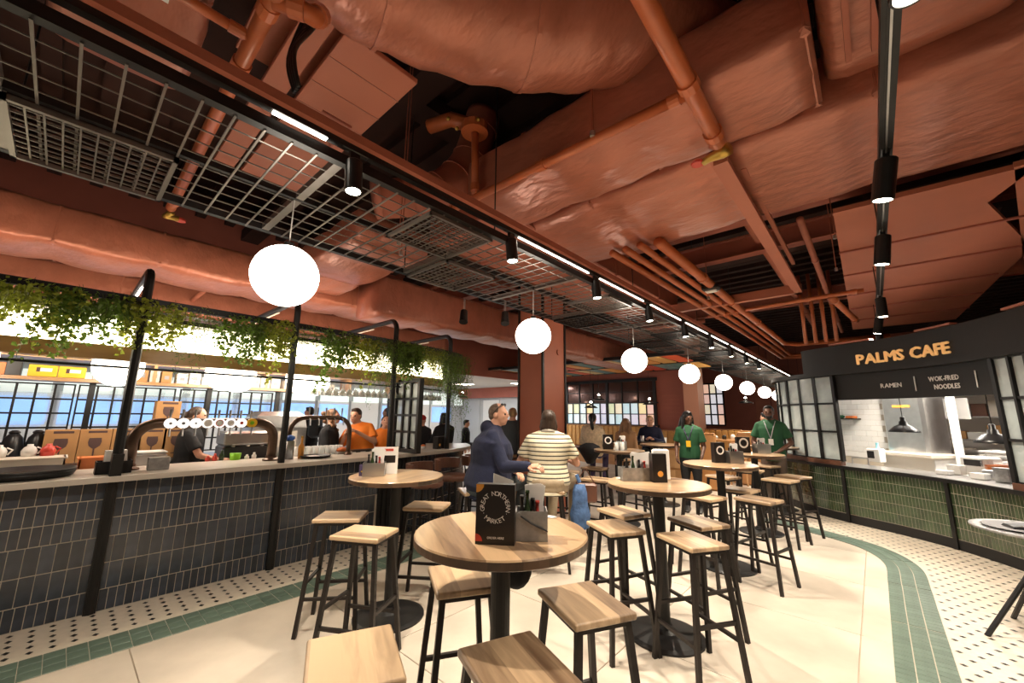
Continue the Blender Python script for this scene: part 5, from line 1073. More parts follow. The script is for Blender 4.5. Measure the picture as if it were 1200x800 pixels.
menu_card('grey ring menu card on the far side table', (-3.08, 5.65, 1.05), .7, w=.15, h=.22, full=False); tin('glassy tin on the far side table', (-2.90, 5.74, 1.05), .6, (.14, .10, .13), m='galv')
tin('steel and picture caddy on the side table by the bar', (-3.11, 1.79, 1.05), .95, (.17, .14, .105), m='steel')
t = thing('menu_card', 'leaning picture card in front of the side table caddy', 'menu', (-3.09, 1.72, 1.05), .95); MB().box((0, -.0, .05), (.13, .004, .09)).build('card', M['purple'], t); MB().b2((-.05, -.0035, .035), (.05, -.0025, .045)).build('print', M['yellow'], t)
t = thing('menu_card', 'white menu card with red and black print behind the caddy', 'menu', (-3.13, 1.90, 1.05), .95); MB().box((0, 0, .11), (.20, .006, .22)).build('card', M['paper'], t); MB().b2((-.02, -.0045, .185), (.06, -.0035, .205)).build('print', M['redp'], t); MB().b2((-.03, -.0045, .09), (.08, -.0035, .15)).build('print', M['menu'], t)
for i, (x, y) in enumerate(((-2.92, 5.62), (-2.85, 5.66))):
    t = thing('tumbler', ('left', 'right')[i] + ' clear tumbler on the far side table', 'glass', (x, y, 1.05)); put('glass_body', gme, None, t)
# edge table at right
t = thing('side_table', 'oval glass and metal side table cut by the right edge', 'table', (.82, 4.92, 0)); MB().lathe([(.34, .74), (.36, .745), (.36, .757), (.34, .76)], n=40).build('table_top', M['galv'], t)
for a in (.4, 2.0, 3.55, 5.2): MB().tube([(.05 * math.cos(a), .05 * math.sin(a), .74), (.12 * math.cos(a), .12 * math.sin(a), .45), (.42 * math.cos(a), .42 * math.sin(a), 0)], .016, 8).build('leg', M['blackplastic'], t)
t = thing('plate', 'thin grey plate on the side table at the right edge', 'plate', (.72, 4.88, .76)); MB().lathe([(.12, 0), (.2, .012), (.19, .016), (.02, .006)], n=30).build('plate_body', M['greyp'], t, smooth=True)
t = thing('menu_holder', 'black wedge shaped menu lying on the edge side table', 'menu', (.76, 4.86, .772), .3); MB().add([(-.12, -.07, 0), (.15, -.07, 0), (.15, .07, 0), (-.12, .07, 0), (-.11, -.06, .015), (.15, -.06, .05), (.15, .06, .05), (-.11, .06, .015)], [(0, 3, 2, 1), (4, 5, 6, 7), (0, 1, 5, 4), (1, 2, 6, 5), (2, 3, 7, 6), (3, 0, 4, 7)]).build('cover', M['blackplastic'], t)

# booths and far furniture -------------------------------------------------------
def booth(label, x0, x1, y, h, rz=0, dep=.5, face=-1):
    t = thing('booth_bench', label, 'bench', ((x0 + x1) / 2, y, 0)); w = (x1 - x0) / 2; n = max(2, int(2 * w / .16))
    MB().b2((-w, -dep / 2, 0), (w, dep / 2, .42)).build('base', M['boothwood'], t); MB().cbox((0, 0, .46), (2 * w, dep, .08), .02).build('seat', M['leather'], t)
    for i in range(n): MB().cbox((-w + (i + .5) * 2 * w / n, dep / 2 - .06, (h + .5) / 2), (2 * w / n - .006, .1, h - .5), .03).build('back_channel', M['booth'], t)
    MB().b2((-w, dep / 2 - .01, 0), (w, dep / 2 + .05, h - .01)).build('back_board', M['boothwood'], t); MB().cbox((0, dep / 2 - .03, h + .01), (2 * w + .02, .12, .03), .008).build('cap_rail', M['boothwood'], t)
booth('long mustard channelled booth below the coloured window', -9.0, -5.2, 12.5, 1.22); booth('mustard booth left of the light pier', -5.1, -3.9, 12.3, 1.12)
booth('mustard booth bench beyond the waitress, right', -3.9, -2.9, 12.9, 1.18); booth('mustard booth below the far poster', -2.75, -1.9, 12.2, 1.18)
for i, (x, y, a) in enumerate(((-3.05, 9.6, 0), (-2.1, 11.0, .2))):
    t = thing('booth_end', ('tan booth end panel right beside the waitress', 'tan booth end panel behind the man in green')[i], 'panel', (x, y, 0), a); MB().cbox((0, 0, .6), (.85, .09, 1.2), .04).build('panel', M['boothwood'], t); MB().cbox((0, 0, 1.19), (.8, .11, .04), .01).build('cap', M['boothwood'], t)
t = thing('service_unit', 'wooden service cabinet left of the waitress', 'cabinet', (-3.35, 9.0, 0)); MB().cbox((0, 0, .46), (.95, .5, .92), .01).build('body', M['boothwood'], t); MB().cbox((0, 0, .94), (1.0, .54, .04), .006).build('top', M['offwhite'], t); MB().b2((-.4, -.26, .5), (.4, -.25, .85)).build('door', M['shelfwood'], t); MB().b2((-.4, -.26, .1), (.4, -.25, .45)).build('door', M['shelfwood'], t)
for i, (x, y) in enumerate(((-3.5, 8.95), (-3.2, 9.05))):
    t = thing('crockery', ('left', 'right')[i] + ' stack of white cups on the service cabinet', 'cups', (x, y, .96)); MB().lathe([(.04, 0), (.05, .07), (.045, .07), (.052, .14), (.045, .14)], n=16).build('cups', M['cream'], t, smooth=True)
def dining(label, x, y, w=.9, d=.7, h=.76, m='boothwood'):
    t = thing('dining_table', label, 'table', (x, y, 0)); MB().cbox((0, 0, h - .02), (w, d, .04), .006).build('table_top', M[m], t)
    for sx in (-1, 1):
        for sy in (-1, 1): MB().bar((sx * (w / 2 - .06), sy * (d / 2 - .06), 0), (sx * (w / 2 - .06), sy * (d / 2 - .06), h - .04), .045).build('leg', M['black'], t)
    return t
dining('long wooden booth table before the far window', -2.6, 11.4, 1.3, .6, 1.0); dining('dark high table with cups before the blond man', -3.75, 8.15, .9, .55, 1.04, 'black'); dining('wooden booth table at the left of the mustard booth', -6.0, 11.4, 1.2, .7); dining('booth table near the waitress', -4.4, 11.3, 1.0, .7)
t = thing('wooden_chair', 'small wooden chair under the long booth table', 'chair', (-2.5, 10.9, 0)); MB().cbox((0, 0, .62), (.4, .36, .05), .02).build('seat', M['shelfwood'], t); MB().cbox((0, .18, .86), (.4, .04, .2), .015).build('backrest', M['shelfwood'], t)
for sx in (-.17, .17):
    for sy in (-.15, .15): MB().bar((sx, sy, 0), (sx, sy, .6), .03).build('leg', M['shelfwood'], t)
for i in range(6):
    t = thing('tableware', ('white plate stack', 'dark mug', 'white bowl', 'green bottle', 'white cup', 'pale jug')[i] + ' on the long wooden booth table', 'tableware', (-3.1 + .2 * i, 11.35, 1.0)); MB().lathe([(.05, 0), (.055, .05 + .02 * (i % 3)), (.03, .09 + .02 * (i % 3))], n=12).build('body', M[('cream', 'menu', 'white', 'wine', 'white', 'cream')[i]], t, smooth=True)
for i, (x, y, c, h) in enumerate(((-3.95, 8.05, 'paper', .16), (-3.78, 8.1, 'cream', .1), (-3.6, 8.05, 'steel', .12))):
    t = thing('cup', ('tall white takeaway cup', 'cream mug', 'steel beaker')[i] + ' on the dark high table', 'cup', (x, y, 1.04)); MB().lathe([(.03, 0), (.04, h), (.036, h), (.026, .005)], n=14, caps=False).build('cup_body', M[c], t, smooth=True)
# coloured ceiling slats
t = thing('coloured_baffles', 'two rows of bright coloured ceiling slats in a black frame', 'ceiling panel', (-6.2, 10.6, 2.95)); cs = [(.62, .09, .03), (.70, .30, .06), (.62, .44, .22), (.06, .17, .16), (.55, .06, .03), (.66, .36, .10), (.12, .22, .24)]
cm = [mat('painted_slat', c, .5) for c in cs]
for r in range(2):
    for i in range(15): MB().box((-3.1 + i * .42, -.75 + r * 1.5 + .0, 0), (.33, 1.3, .025), Matrix.Rotation(.0, 3, 'Z')).build('slat', cm[(i * 3 + r * 5 + (i * i) % 4) % 7], t)
for yy in (-1.5, 0, 1.5): MB().b2((-3.4, yy - .04, -.02), (3.2, yy + .04, .06)).build('rail', M['black'], t)
t = thing('coloured_baffles', 'further coloured ceiling slats seen left of the column', 'ceiling panel', (-10.2, 10.4, 2.95))
for r in range(2):
    for i in range(8): MB().box((-1.5 + i * .42, -.75 + r * 1.5, 0), (.33, 1.3, .025)).build('slat', cm[(i * 2 + r * 3 + 1) % 7], t)
for yy in (-1.5, 0, 1.5): MB().b2((-1.8, yy - .04, -.02), (1.8, yy + .04, .06)).build('rail', M['black'], t)
def dome(label, x, y, z, zt):
    t = thing('dome_pendant', label, 'pendant lamp', (x, y, z), 0, 'small dark green dome pendants in the hall'); MB().lathe([(.2, 0), (.19, .02), (.12, .06), (.04, .09), (.03, .16)], n=22).build('shade', M['black'], t, smooth=True); MB().cone((0, 0, .16), (0, 0, zt - z), .005, .005, 6).build('cord', M['black'], t); MB().sph((0, 0, .17), .035, 10, 6).build('bulb', M['lens'], t)
for i, (x, y, z) in enumerate(((-6.6, 11.6, 2.05), (-6.3, 10.6, 1.78), (-5.0, 11.8, 1.90), (-8.6, 11.8, 1.9), (-3.0, 14.5, 2.0), (-11.0, 9.6, 2.15))): dome(('dark dome pendant before the window, upper', 'dark dome pendant before the window, lower', 'dark dome pendant beside the terracotta pier', 'dark dome pendant right of the column', 'dark dome pendant in front of the far window', 'black dome pendant above the hoodie man')[i], x, y, z, 2.9 if i < 4 else 4)
for i, (x, y, z) in enumerate(((-4.1, 3.3, 2.72), (-3.75, 3.7, 2.72))):
    t = thing('stage_spotlight', ('left', 'right')[i] + ' unlit black spotlight clamped under the truss edge', 'spotlight', (x + .3, y, z + .2)); MB().cone((0, 0, -.06), (.05, -.05, -.22), .045, .055, 16).build('body', M['slot'], t); MB().bar((0, 0, -.08), (0, 0, .1), .02).build('bracket', M['steel'], t)
t = thing('poster', 'white backlit poster on the far terracotta wall', 'poster', (-2.5, 22.75, 1.3)); MB().b2((-.5, 0, 0), (.5, .05, 1.0)).build('panel', M['white'], t)
for k in range(4): MB().b2((-.4 + k * .22, -.01, .1), (-.28 + k * .22, 0, .5 + .1 * (k % 2))).build('print', M['menu'], t)

# ================================================================ PEOPLE
def V3(*a): return Vector(a)
def limb(mb, pts, rs, n=12):
    for i in range(len(pts) - 1): mb.cone(pts[i], pts[i + 1], rs[i], rs[i + 1], n)
    for p, r in zip(pts, rs): mb.sph(p, r, n, 8)
    return mb
def solid(mb, voxel, it=4, fac=.6):
    return evaluated(mb.mesh('tmp'), [('REMESH', dict(mode='VOXEL', voxel_size=voxel)), ('SMOOTH', dict(factor=fac, iterations=it))])
def hand(mb, w, d, palm_n, s, curl=.5, mirror=1):
    """palm and five fingers starting at wrist w, pointing along d, palm facing palm_n"""
    d = d.normalized(); n = (palm_n - d * palm_n.dot(d)).normalized(); x = d.cross(n) * mirror
    B = Matrix((x, d, n)).transposed()
    def q(a, b, c): return w + B @ Vector((a * s, b * s, c * s))
    mb.loft([[q(.026 * sx, 0, .014 * sz) for sx, sz in ((-1, -1), (1, -1), (1, 1), (-1, 1))], [q(.040 * sx, .05, .013 * sz) for sx, sz in ((-1, -1), (1, -1), (1, 1), (-1, 1))], [q(.040 * sx, .092, .011 * sz) for sx, sz in ((-1, -1), (1, -1), (1, 1), (-1, 1))]])
    for fx, L in ((-.031, .066), (-.011, .080), (.010, .084), (.030, .074)):
        a = 0; p = V3(fx, .088, 0); pts = [q(*p)]
        for seg in (.45, .32, .23):
            a += curl * .75; p = p + V3(0, math.cos(a) * L * seg, math.sin(a) * L * seg); pts.append(q(*p))
        mb.tube(pts, [.0090 * s, .0085 * s, .008 * s, .006 * s], 7)
    mb.tube([q(.030, .022, .004), q(.055, .05, .012), q(.060, .078, .024), q(.056, .098, .03)], [.013 * s, .0115 * s, .0105 * s, .008 * s], 7)
def person(label, loc, rz, H=1.72, pose='stand', lean=0., side=0., girth=1., arms=None, turn=0., nod=0., skin='skin', hair=('short', 'haird'), top=('navy', 'long'), bottom='blackc', shoes='shoe', seat=.772, vox=.014, feet=None, hem=0.0, shoulders=1.0, curl=.6, legs=True, hood=False, collar=None, legyaw=0.0):
    s = H / 1.72; t = thing('person', label, 'person', loc, rz); sit = pose == 'sit'
    hz = (.93 * s if not sit else seat + .095)
    P0 = V3(0, 0, hz); ax = V3(side, math.sin(lean), math.cos(lean)).normalized(); xa = V3(1, 0, 0); xa = (xa - ax * xa.dot(ax)).normalized(); ya = ax.cross(xa)
    def sp(u, x=0, y=0): return P0 + ax * (u * s) + xa * (x * s) + ya * (y * s)
    def ring(u, rx, ry, yo=0, n=20): return [sp(u, rx * math.cos(2 * PI * i / n), ry * math.sin(2 * PI * i / n) + yo) for i in range(n)]
    g = girth
    prof = [(-.11, .12 * g, .10 * g, 0), (-.03, .165 * g, .125 * g, -.005), (.06, .155 * g, .12 * g, 0), (.16, .138 * g, .108 * g, .005), (.29, .155 * g, .115 * g, .0), (.38, .168 * (1 + (g - 1) * .45) * shoulders, .112 * (1 + (g - 1) * .6), -.005), (.45, .155 * shoulders, .09, -.01), (.495, .09, .07, -.012), (.53, .058, .06, -.005), (.60, .052, .055, .008)]
    SH = [sp(.428, sx * .165 * shoulders, -.008) for sx in (-1, 1)]
    hy = sp(.640, 0, .02); Rh = Matrix.Rotation(turn, 3, 'Z') @ Matrix.Rotation(-nod, 3, 'X')
    def hd(x, y, z): return hy + Rh @ (V3(x, y, z) * s)
    if arms is None: arms = [((-.045, -.02, -.29), (-.05, .05, -.54)), ((.045, -.02, -.29), (.05, .05, -.54))]
    A = [(SH[i], SH[i] + Vector(arms[i][0]) * s, SH[i] + Vector(arms[i][1]) * s) for i in (0, 1)]
    if sit:
        fz = .36 if feet is None else feet; RL = Matrix.Rotation(legyaw, 3, 'Z'); K = [RL @ V3(sx * .13, .42 * s, seat + .06) for sx in (-1, 1)]; AN = [RL @ V3(sx * .13, .34 * s, fz) for sx in (-1, 1)]; HP = [P0 + V3(sx * .09 * g, .02, -.02) for sx in (-1, 1)]
    else:
        K = [V3(sx * .095 * s, .02, .50 * s) for sx in (-1, 1)]; AN = [V3(sx * .10 * s, -.01, .085 * s) for sx in (-1, 1)]; HP = [P0 + V3(sx * .085 * s, 0, -.04 * s) for sx in (-1, 1)]
    b = MB(); b.loft([ring(*p) for p in prof])
    for i in (0, 1): b.cone(sp(.50, (-1, 1)[i] * .03, -.01), SH[i], .05 * s, .044 * s, 12)
    for S_, E1, W in A: limb(b, [S_, E1, W], [.045 * s, .038 * s, .026 * s])
    if legs:
        for i in (0, 1): limb(b, [HP[i], K[i], AN[i]], [.072 * s, .050 * s, .036 * s]); b.tube([AN[i], AN[i] + V3(0, .06, -.05) * s, AN[i] + V3(0, .15, -.06) * s], .03 * s, 8)
    # head: skull, face, jaw, nose, brow, ears
    def hs(c, r): b.sph(hd(*c), tuple(q * s for q in r), 16, 12, Rh)
    hs((0, -.012, .022), (.074, .092, .092)); hs((0, .022, -.012), (.062, .068, .082)); hs((0, .034, -.062), (.047, .048, .046)); hs((0, .055, -.088), (.022, .022, .018)); hs((0, .070, .020), (.052, .018, .014))
    b.tube([hd(0, .082, .018), hd(0, .100, -.018), hd(0, .088, -.030)], [.008 * s, .013 * s, .012 * s], 8)
    for sx in (-1, 1): hs((sx * .076, -.008, -.008), (.010, .018, .028)); hs((sx * .038, .060, -.02), (.018, .018, .02))
    hs((0, .078, -.056), (.024, .012, .010))
    me = solid(b, vox, 3, .5); fb = MB(); fb.v = [tuple(v.co) for v in me.vertices]; fb.f = [tuple(p.vertices) for p in me.polygons]
    for i in (0, 1):
        S_, E1, W = A[i]; d = (W - E1).normalized(); hand(fb, W - d * .01, d, V3((1, -1)[i] * .8, .3, -.2) if not sit else V3((1, -1)[i] * .3, -.1, -1), s, curl, mirror=(1, -1)[i])
    fb.build('body', M[skin], t, smooth=True)
    for sx in (-1, 1): MB().sph(hd(sx * .031, .077, .0), .0105 * s, 10, 8).build('eye', M['eye'], t)
    MB().sph(hd(0, .089, -.056), tuple(q * s for q in (.021, .006, .0055)), 10, 6, Rh).build('mouth', M['lip' if skin == 'skin' else 'lipd'], t)
    # top
    c = MB(); k = 1.10 if top[0] not in ('navy', 'fur') else 1.19
    pr = [(-.13 - hem, .172 * g, .135 * g, -.004)] + [(u, rx * k + .006, ry * k + .008, yo) for u, rx, ry, yo in prof[:-2]] if bottom != 'none' else []
    pr = sorted(pr, key=lambda q: q[0]); c.loft([ring(*p) for p in pr if p[0] < .5]) ; c.loft([ring(.44, .14 * shoulders, .085, -.01), ring(.50, .082, .072, -.012), ring(.525, .070, .070, -.008)])
    ks = 1.3 if top[0] in ('navy', 'fur') else 1.12
    for i in (0, 1): c.cone(sp(.495, (-1, 1)[i] * .035, -.01), SH[i], .052 * s, .050 * s * ks, 14)
    for S_, E1, W in A:
        if top[1] == 'long': limb(c, [S_, E1, E1.lerp(W, .93)], [.052 * s * ks, .047 * s * ks, .036 * s * ks])
        else: m_ = S_.lerp(E1, .72); limb(c, [S_, S_.lerp(E1, .4)], [.052 * s * ks, .056 * s * ks]); c.cone(S_.lerp(E1, .3), m_, .056 * s * ks, .064 * s * ks, 14)
    if hood:
        c.sph(sp(.50, 0, -.075), (.12 * s, .075 * s, .075 * s), 14, 10); c.sph(sp(.50, 0, -.02), (.105 * s, .09 * s, .05 * s), 14, 10)
    me = solid(c, max(vox, .012), 3, .5); me.polygons.foreach_set('use_smooth', [True] * len(me.polygons)); put('top', me, M[top[0]], t)
    if collar: MB().loft([ring(.495, .088, .078, -.012), ring(.555, .066, .068, -.004), ring(.55, .072, .073, -.004), ring(.50, .096, .084, -.012)]).build('collar', M[collar], t, smooth=True)
    if legs:
        c = MB(); c.loft([ring(-.12, .165 * g, .13 * g), ring(-.03, .178 * g, .138 * g), ring(.07, .160 * g, .125 * g)])
        for i in (0, 1): limb(c, [HP[i], HP[i].lerp(K[i], .5), K[i], K[i].lerp(AN[i], .97)], [.098 * s * g ** .5, .088 * s * g ** .5, .066 * s, .055 * s])
        if sit: c.sph(P0 + V3(0, -.02, -.01), (.175 * g * s, .14 * g * s, .10 * s), 16, 10)
        me = solid(c, max(vox, .012), 3, .5); me.polygons.foreach_set('use_smooth', [True] * len(me.polygons)); put('trousers', me, M[bottom], t)
        for i in (0, 1):
            a = AN[i]; z0 = a.z - .085 * s; f = MB(); f.loft([[a + V3(sx * w * s, y * s, 0) + V3(0, 0, z0 - a.z + zz * s) for sx, y in ((-1, y0), (1, y0), (1, y1), (-1, y1))] for zz, w, y0, y1 in ((0, .045, -.07, .19), (.03, .048, -.075, .195), (.055, .043, -.07, .15), (.10, .036, -.055, .05))]); f.build('shoe', M[shoes], t, bevel=.012)
    # hair
    h = MB(); kind, hm = hair
    def hh(c, r): h.sph(hd(*c), tuple(q * s for q in r), 18, 12, Rh)
    if kind == 'short': hh((0, -.022, .034), (.081, .092, .088)); hh((0, -.05, -.01), (.074, .062, .06)); hh((0, .035, .088), (.055, .045, .024))
    elif kind == 'crop': hh((0, -.022, .028), (.078, .090, .086)); hh((0, -.052, -.012), (.068, .056, .05))
    elif kind == 'bob':
        rr = random.Random(len(label)); hh((0, -.022, .036), (.084, .096, .090)); hh((0, -.045, -.03), (.084, .07, .085)); hh((0, .035, .090), (.058, .045, .026))
        for k in range(26): a = PI * (1.02 + .96 * k / 25); x_, y_ = .078 * math.cos(a), .078 * math.sin(a) - .02; limb(h, [hd(x_, y_, .0), hd(x_ * 1.1 + rr.uniform(-.01, .01), y_ * 1.1, -.07), hd(x_ * 1.15 + rr.uniform(-.012, .012), y_ * 1.05, -.12 + rr.uniform(-.02, .02))], [.018, .017, .010], 6)
    elif kind == 'bun': hh((0, -.022, .034), (.081, .092, .088)); hh((0, -.05, -.01), (.072, .060, .06)); hh((0, -.13, .03), (.045, .045, .045)); hh((.02, -.15, -.02), (.03, .03, .05))
    elif kind == 'pony': hh((0, -.022, .034), (.081, .092, .088)); hh((0, -.05, -.01), (.072, .060, .06)); limb(h, [hd(0, -.10, .03), hd(.02, -.15, -.03), hd(.04, -.16, -.16), hd(.05, -.14, -.25)], [.03, .036, .032, .018])
    elif kind == 'long':
        hh((0, -.020, .036), (.084, .096, .090)); hh((0, .03, .092), (.058, .045, .026))
        for x in (-.055, -.02, .02, .055): limb(h, [hd(x, -.06, .0), hd(x * 1.3, -.085, -.12), hd(x * 1.7, -.10, -.24), hd(x * 1.6, -.105, -.36)], [.045, .045, .040, .022])
        for x in (-.082, .082): limb(h, [hd(x * .9, -.01, .03), hd(x * 1.05, .0, -.08), hd(x * 1.25, -.0, -.20)], [.026, .028, .020])
    elif kind == 'curly':
        rr = random.Random(4); hh((0, -.025, .036), (.088, .098, .090))
        for k in range(46): hd_ = hd(rr.uniform(-.08, .08), rr.uniform(-.12, .01), rr.uniform(-.24, .08)); h.sph(hd_, rr.uniform(.022, .036), 8, 6)
    elif kind == 'cap': hh((0, -.015, .045), (.084, .098, .075)); h.b2((0, 0, 0), (.001, .001, .001)); h.cone(hd(0, .06, .055), hd(0, .13, .045), .05 * s, .04 * s, 10)
    me = solid(h, max(.009, vox * .8), 2, .4); me.polygons.foreach_set('use_smooth', [True] * len(me.polygons)); put('hair' if kind != 'cap' else 'cap', me, M[hm], t)
    t['_h'] = 1; del t['_h']
    return t, hd, sp, A, Rh
def yawto(a, b): return math.atan2(b[1] - a[1], b[0] - a[0]) - PI / 2     # body faces from a to b

# hoodie man, seen in right profile, reaching to the woman
hm, hd, sp, A, Rh = person('man in a navy hoodie seated at the table, sunglasses pushed on his head', (-3.10, 3.10, 0), 0, 1.86, 'sit', .12, girth=1.5, shoulders=1.22, legyaw=.9, arms=[((-.06, .05, -.30), (.20, .22, -.34)), ((.08, .12, -.26), (.18, .34, -.24))], turn=-.35, nod=-.05, hair=('crop', 'hairg'), top=('navy', 'long'), bottom='greyc', vox=.010, hood=True, hem=.02)
hm.rotation_euler.z = -.85
gls = MB()
for sx in (-1, 1): gls.tube([hd(sx * .078, -.03, .012), hd(sx * .080, .02, .060), hd(sx * .06, .055, .095)], .004, 6); 
gls.sph(hd(-.032, .052, .098), (.028, .012, .012), 10, 6, Rh); gls.sph(hd(.032, .052, .098), (.028, .012, .012), 10, 6, Rh); gls.build('sunglasses', M['blackplastic'], hm)
# striped woman from behind
wm, hd, sp, A, Rh = person('woman in a cream striped polo shirt seated with her back to the camera', (-2.70, 3.62, 0), 0, 1.70, 'sit', .10, girth=1.30, shoulders=1.2, legyaw=-.45, arms=[((-.13, .04, -.26), (-.02, .26, -.22)), ((.12, .06, -.26), (.02, .28, -.24))], turn=.2, nod=-.12, hair=('bob', 'haird'), top=('polo', 'short'), bottom='khaki', vox=.010, hem=.03, collar='offwhite', shoes='shoew')
wm.rotation_euler.z = .62
person('barmaid in a black shirt with tied dark hair behind the beer font', (-5.88, 1.02, 0), -.35, 1.64, 'stand', .08, arms=[((-.12, -.06, -.24), (-.03, .06, -.42)), ((.03, .14, -.24), (.05, .36, -.30))], nod=-.15, turn=-.2, hair=('bun', 'haird'), top=('blackc', 'short'), bottom='blackc')
person('barmaid with curly fair hair in a black shirt', (-5.72, 2.55, 0), -.75, 1.64, 'stand', .05, arms=[((-.04, .02, -.28), (.0, .24, -.36)), ((.04, .04, -.28), (.0, .26, -.34))], nod=-.2, turn=-.1, hair=('curly', 'hairb'), top=('blackc', 'short'), bottom='blackc')
person('man in an orange t-shirt with arms raised at his chin behind the bar', (-5.62, 3.06, 0), -2.2, 1.68, 'stand', -.04, side=.28, girth=1.05, arms=[((-.10, .10, -.22), (.16, .22, -.06)), ((.08, .12, -.24), (-.02, .22, -.02))], turn=-.3, hair=('short', 'haird'), top=('orange', 'short'), bottom='blackc')
person('young woman in an orange t-shirt looking down beside the glazed screen', (-6.05, 3.62, 0), -2.0, 1.56, 'stand', .12, arms=[((-.03, .10, -.26), (.05, .30, -.30)), ((.03, .10, -.26), (-.05, .30, -.30))], nod=-.35, hair=('pony', 'haird'), top=('orange', 'short'), bottom='blackc')
person('person in a dark jacket walking behind the orange shirted staff', (-8.2, 4.95, 0), 2.2, 1.72, 'stand', hair=('crop', 'hairg'), top=('greyc', 'long'), bottom='blackc', vox=.02)
person('woman in a red coat with long dark hair beyond the bar', (-10.0, 3.35, 0), 1.2, 1.58, 'stand', hair=('long', 'haird'), top=('redc', 'long'), bottom='blackc', vox=.02)
bp_ = person('person carrying a dark backpack beyond the slim beer font', (-9.5, 3.85, 0), 2.4, 1.72, 'stand', .12, hair=('short', 'hairk'), top=('blackc', 'long'), bottom='blackc', vox=.02)
t = thing('backpack', 'dark grey backpack worn by the person beyond the slim beer font', 'backpack', (-9.35, 3.72, 1.05), 2.4); MB().cbox((0, -.14, .18), (.32, .22, .46), .06).build('bag', M['greyc'], t); MB().cbox((0, -.27, .10), (.24, .06, .2), .02).build('pocket', M['blackc'], t)
person('person wearing a red cap beyond the bar screen', (-6.6, 4.75, 0), .6, 1.56, 'stand', hair=('cap', 'redc'), top=('blackc', 'long'), bottom='blackc', vox=.018)
person('dark haired person in black leaning over the far bar', (-6.1, 4.95, 0), -.2 + PI / 2, 1.62, 'stand', .18, arms=[((-.05, .12, -.25), (0, .38, -.30)), ((.05, .12, -.25), (0, .38, -.30))], nod=-.2, hair=('bob', 'hairk'), top=('blackc', 'long'), bottom='blackc', vox=.016)
person('man in a dark jacket standing with his back turned beside the column', (-4.9, 5.5, 0), .55, 1.72, 'stand', girth=1.2, hair=('crop', 'hairbl'), top=('greyc', 'long'), bottom='tan', vox=.016)
person('woman in a white jacket between the hoodie man and dark jacket man', (-6.3, 6.6, 0), .2, 1.64, 'stand', hair=('bob', 'haird'), top=('offwhite', 'long') if 'offwhite' in M else ('fur', 'long'), bottom='blackc', vox=.02)
person('distant seated person with dark hair beyond the hoodie man', (-9.4, 8.4, 0), -1.0, 1.70, 'sit', hair=('short', 'hairk'), top=('blackc', 'long'), bottom='blackc', seat=.55, feet=.1, vox=.02)
person('distant person in a brown top at the far seating', (-7.6, 8.2, 0), 2.0, 1.70, 'stand', hair=('short', 'haird'), top=('tan', 'long'), bottom='blackc', vox=.02)
person('woman in a cream fleece jacket seated with black tied hair', (-4.15, 7.0, 0), .2, 1.68, 'sit', .06, girth=1.1, arms=[((-.08, .08, -.25), (0, .3, -.26)), ((.08, .08, -.25), (0, .3, -.26))], hair=('pony', 'hairk'), top=('fur', 'long'), bottom='purple', vox=.014)
person('woman with very long light brown hair seen from behind', (-3.72, 7.55, 0), .15, 1.62, 'sit', .05, seat=.70, girth=1.1, hair=('long', 'hairb'), top=('tan', 'long'), bottom='blackc', vox=.014)
person('blond man in a dark jacket facing the camera at the dark table', (-3.72, 8.75, 0), PI + .35, 1.74, 'sit', .10, seat=.72, arms=[((-.08, .10, -.25), (.10, .28, -.16)), ((.08, .10, -.25), (-.10, .28, -.16))], nod=-.15, hair=('short', 'hairbl'), top=('navy', 'long'), bottom='blackc', vox=.014)
wt_, hd, sp, A, Rh = person('waitress in a green polo shirt with long black hair and lanyard', (-2.42, 7.30, 0), PI + .2, 1.68, 'stand', .0, arms=[((-.06, -.02, -.28), (-.02, .14, -.46)), ((.06, -.02, -.28), (.04, .14, -.46))], turn=.65, nod=.15, skin='skind', hair=('long', 'hairk'), top=('green', 'short'), bottom='blackc', vox=.012)
L = MB(); L.tube([sp(.50, -.08, .04), sp(.40, -.05, .13), sp(.26, 0, .15)], .007, 6); L.tube([sp(.50, .08, .04), sp(.40, .05, .13), sp(.26, 0, .15)], .007, 6); L.build('lanyard', M['purple'], wt_); MB().box(sp(.20, 0, .16), (.07, .006, .10)).build('badge', M['yellow'], wt_)
mn_, hd, sp, A, Rh = person('bearded man in a green polo shirt standing with folded hands by the cafe', (-1.36, 8.22, 0), PI + .1, 1.80, 'stand', .0, girth=1.02, arms=[((-.10, .0, -.27), (.10, .22, -.42)), ((.10, .0, -.27), (-.06, .22, -.44))], skin='skind', hair=('short', 'hairk'), top=('green', 'short'), bottom='browntr', vox=.012)
MB().sph(hd(0, .040, -.070), (.052, .056, .044), 14, 10, Rh).build('beard', M['hairk'], mn_, smooth=True)
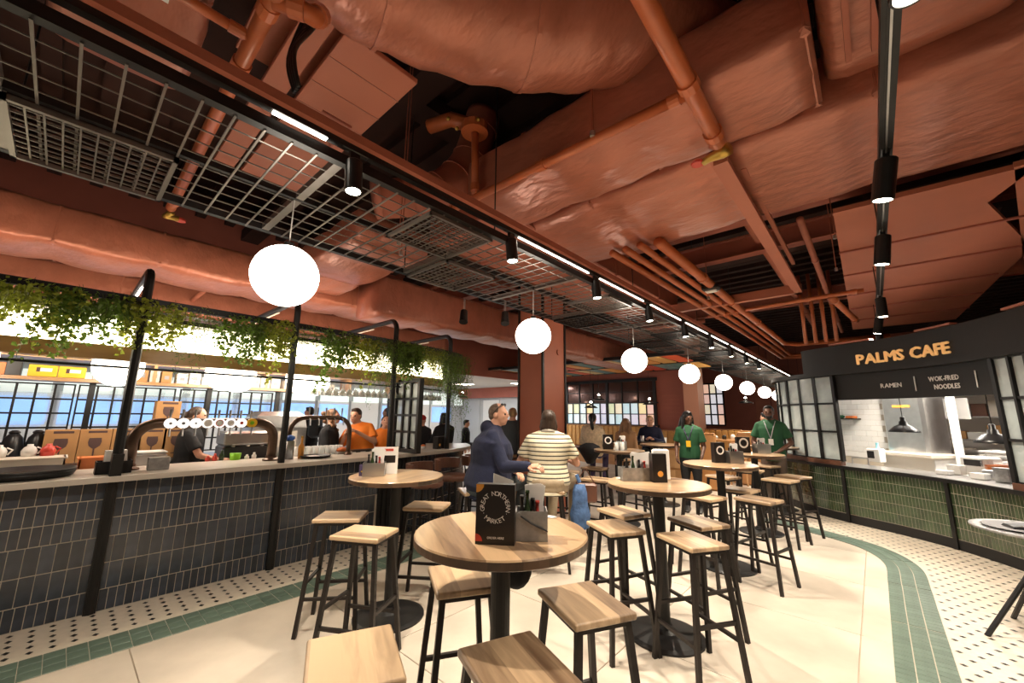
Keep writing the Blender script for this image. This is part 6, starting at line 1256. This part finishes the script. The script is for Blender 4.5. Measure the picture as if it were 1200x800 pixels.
L = MB(); L.tube([sp(.50, -.08, .04), sp(.40, -.05, .13), sp(.22, 0, .15)], .007, 6); L.tube([sp(.50, .08, .04), sp(.40, .05, .13), sp(.22, 0, .15)], .007, 6); L.build('lanyard', M['greyp'], mn_); MB().box(sp(.17, 0, .155), (.07, .006, .10)).build('badge', M['whitep'], mn_)
person('person in a green shirt half hidden behind the far screen', (-1.75, 10.2, 0), 1.2, 1.70, 'stand', hair=('short', 'hairk'), top=('green', 'short'), bottom='blackc', vox=.02)
# bags and coats
t = thing('denim_jacket', 'blue denim jacket hanging beside the striped woman', 'jacket', (-2.42, 3.80, .55), .6); mb = MB(); mb.loft([[V3(w * math.cos(a) * (1 + .15 * math.sin(5 * a)), d * math.sin(a), z) for a in [2 * PI * k / 20 for k in range(20)]] for z, w, d in ((-.18, .03, .03), (-.15, .08, .04), (-.02, .10, .05), (.08, .075, .04), (.2, .07, .04), (.28, .05, .03))]); mb.build('cloth', M['denim'], t, smooth=True); MB().tube([(0, 0, .3), (-.03, 0, .38)], .02, 8).build('sleeve', M['denim'], t)
t = thing('coat', 'dark coat heaped on the high stool behind the striped woman', 'coat', (-3.55, 5.9, .98)); mb = MB(); mb.loft([[V3(w * math.cos(a) * (1 + .12 * math.sin(4 * a + z * 9)), d * math.sin(a), z) for a in [2 * PI * k / 20 for k in range(20)]] for z, w, d in ((-.2, .05, .05), (-.05, .15, .10), (.03, .2, .13), (.09, .15, .10), (.13, .06, .05))]); mb.build('cloth', M['blackc'], t, smooth=True)
t = thing('handbag', 'brown bag hanging at the striped woman, strap up', 'bag', (-2.46, 3.98, .62), .7); MB().cbox((0, 0, .1), (.24, .1, .2), .02).build('bag_body', M['leather'], t); MB().tube([(-.1, 0, .2), (0, 0, .36), (.1, 0, .2)], .007, 6).build('strap', M['leather'], t)
t = thing('satchel', 'dark bag under the front table hanging from its hook', 'bag', (-1.33, 1.52, .86)); MB().sph((0, 0, 0), (.09, .06, .10), 14, 10).build('bag_body', M['blackc'], t, smooth=True)
MB().tube([(0, 0, .09), (.03, -.02, .14)], .01, 6).build('strap', M['blackc'], t)
bpy.data.scenes.remove(TMP)
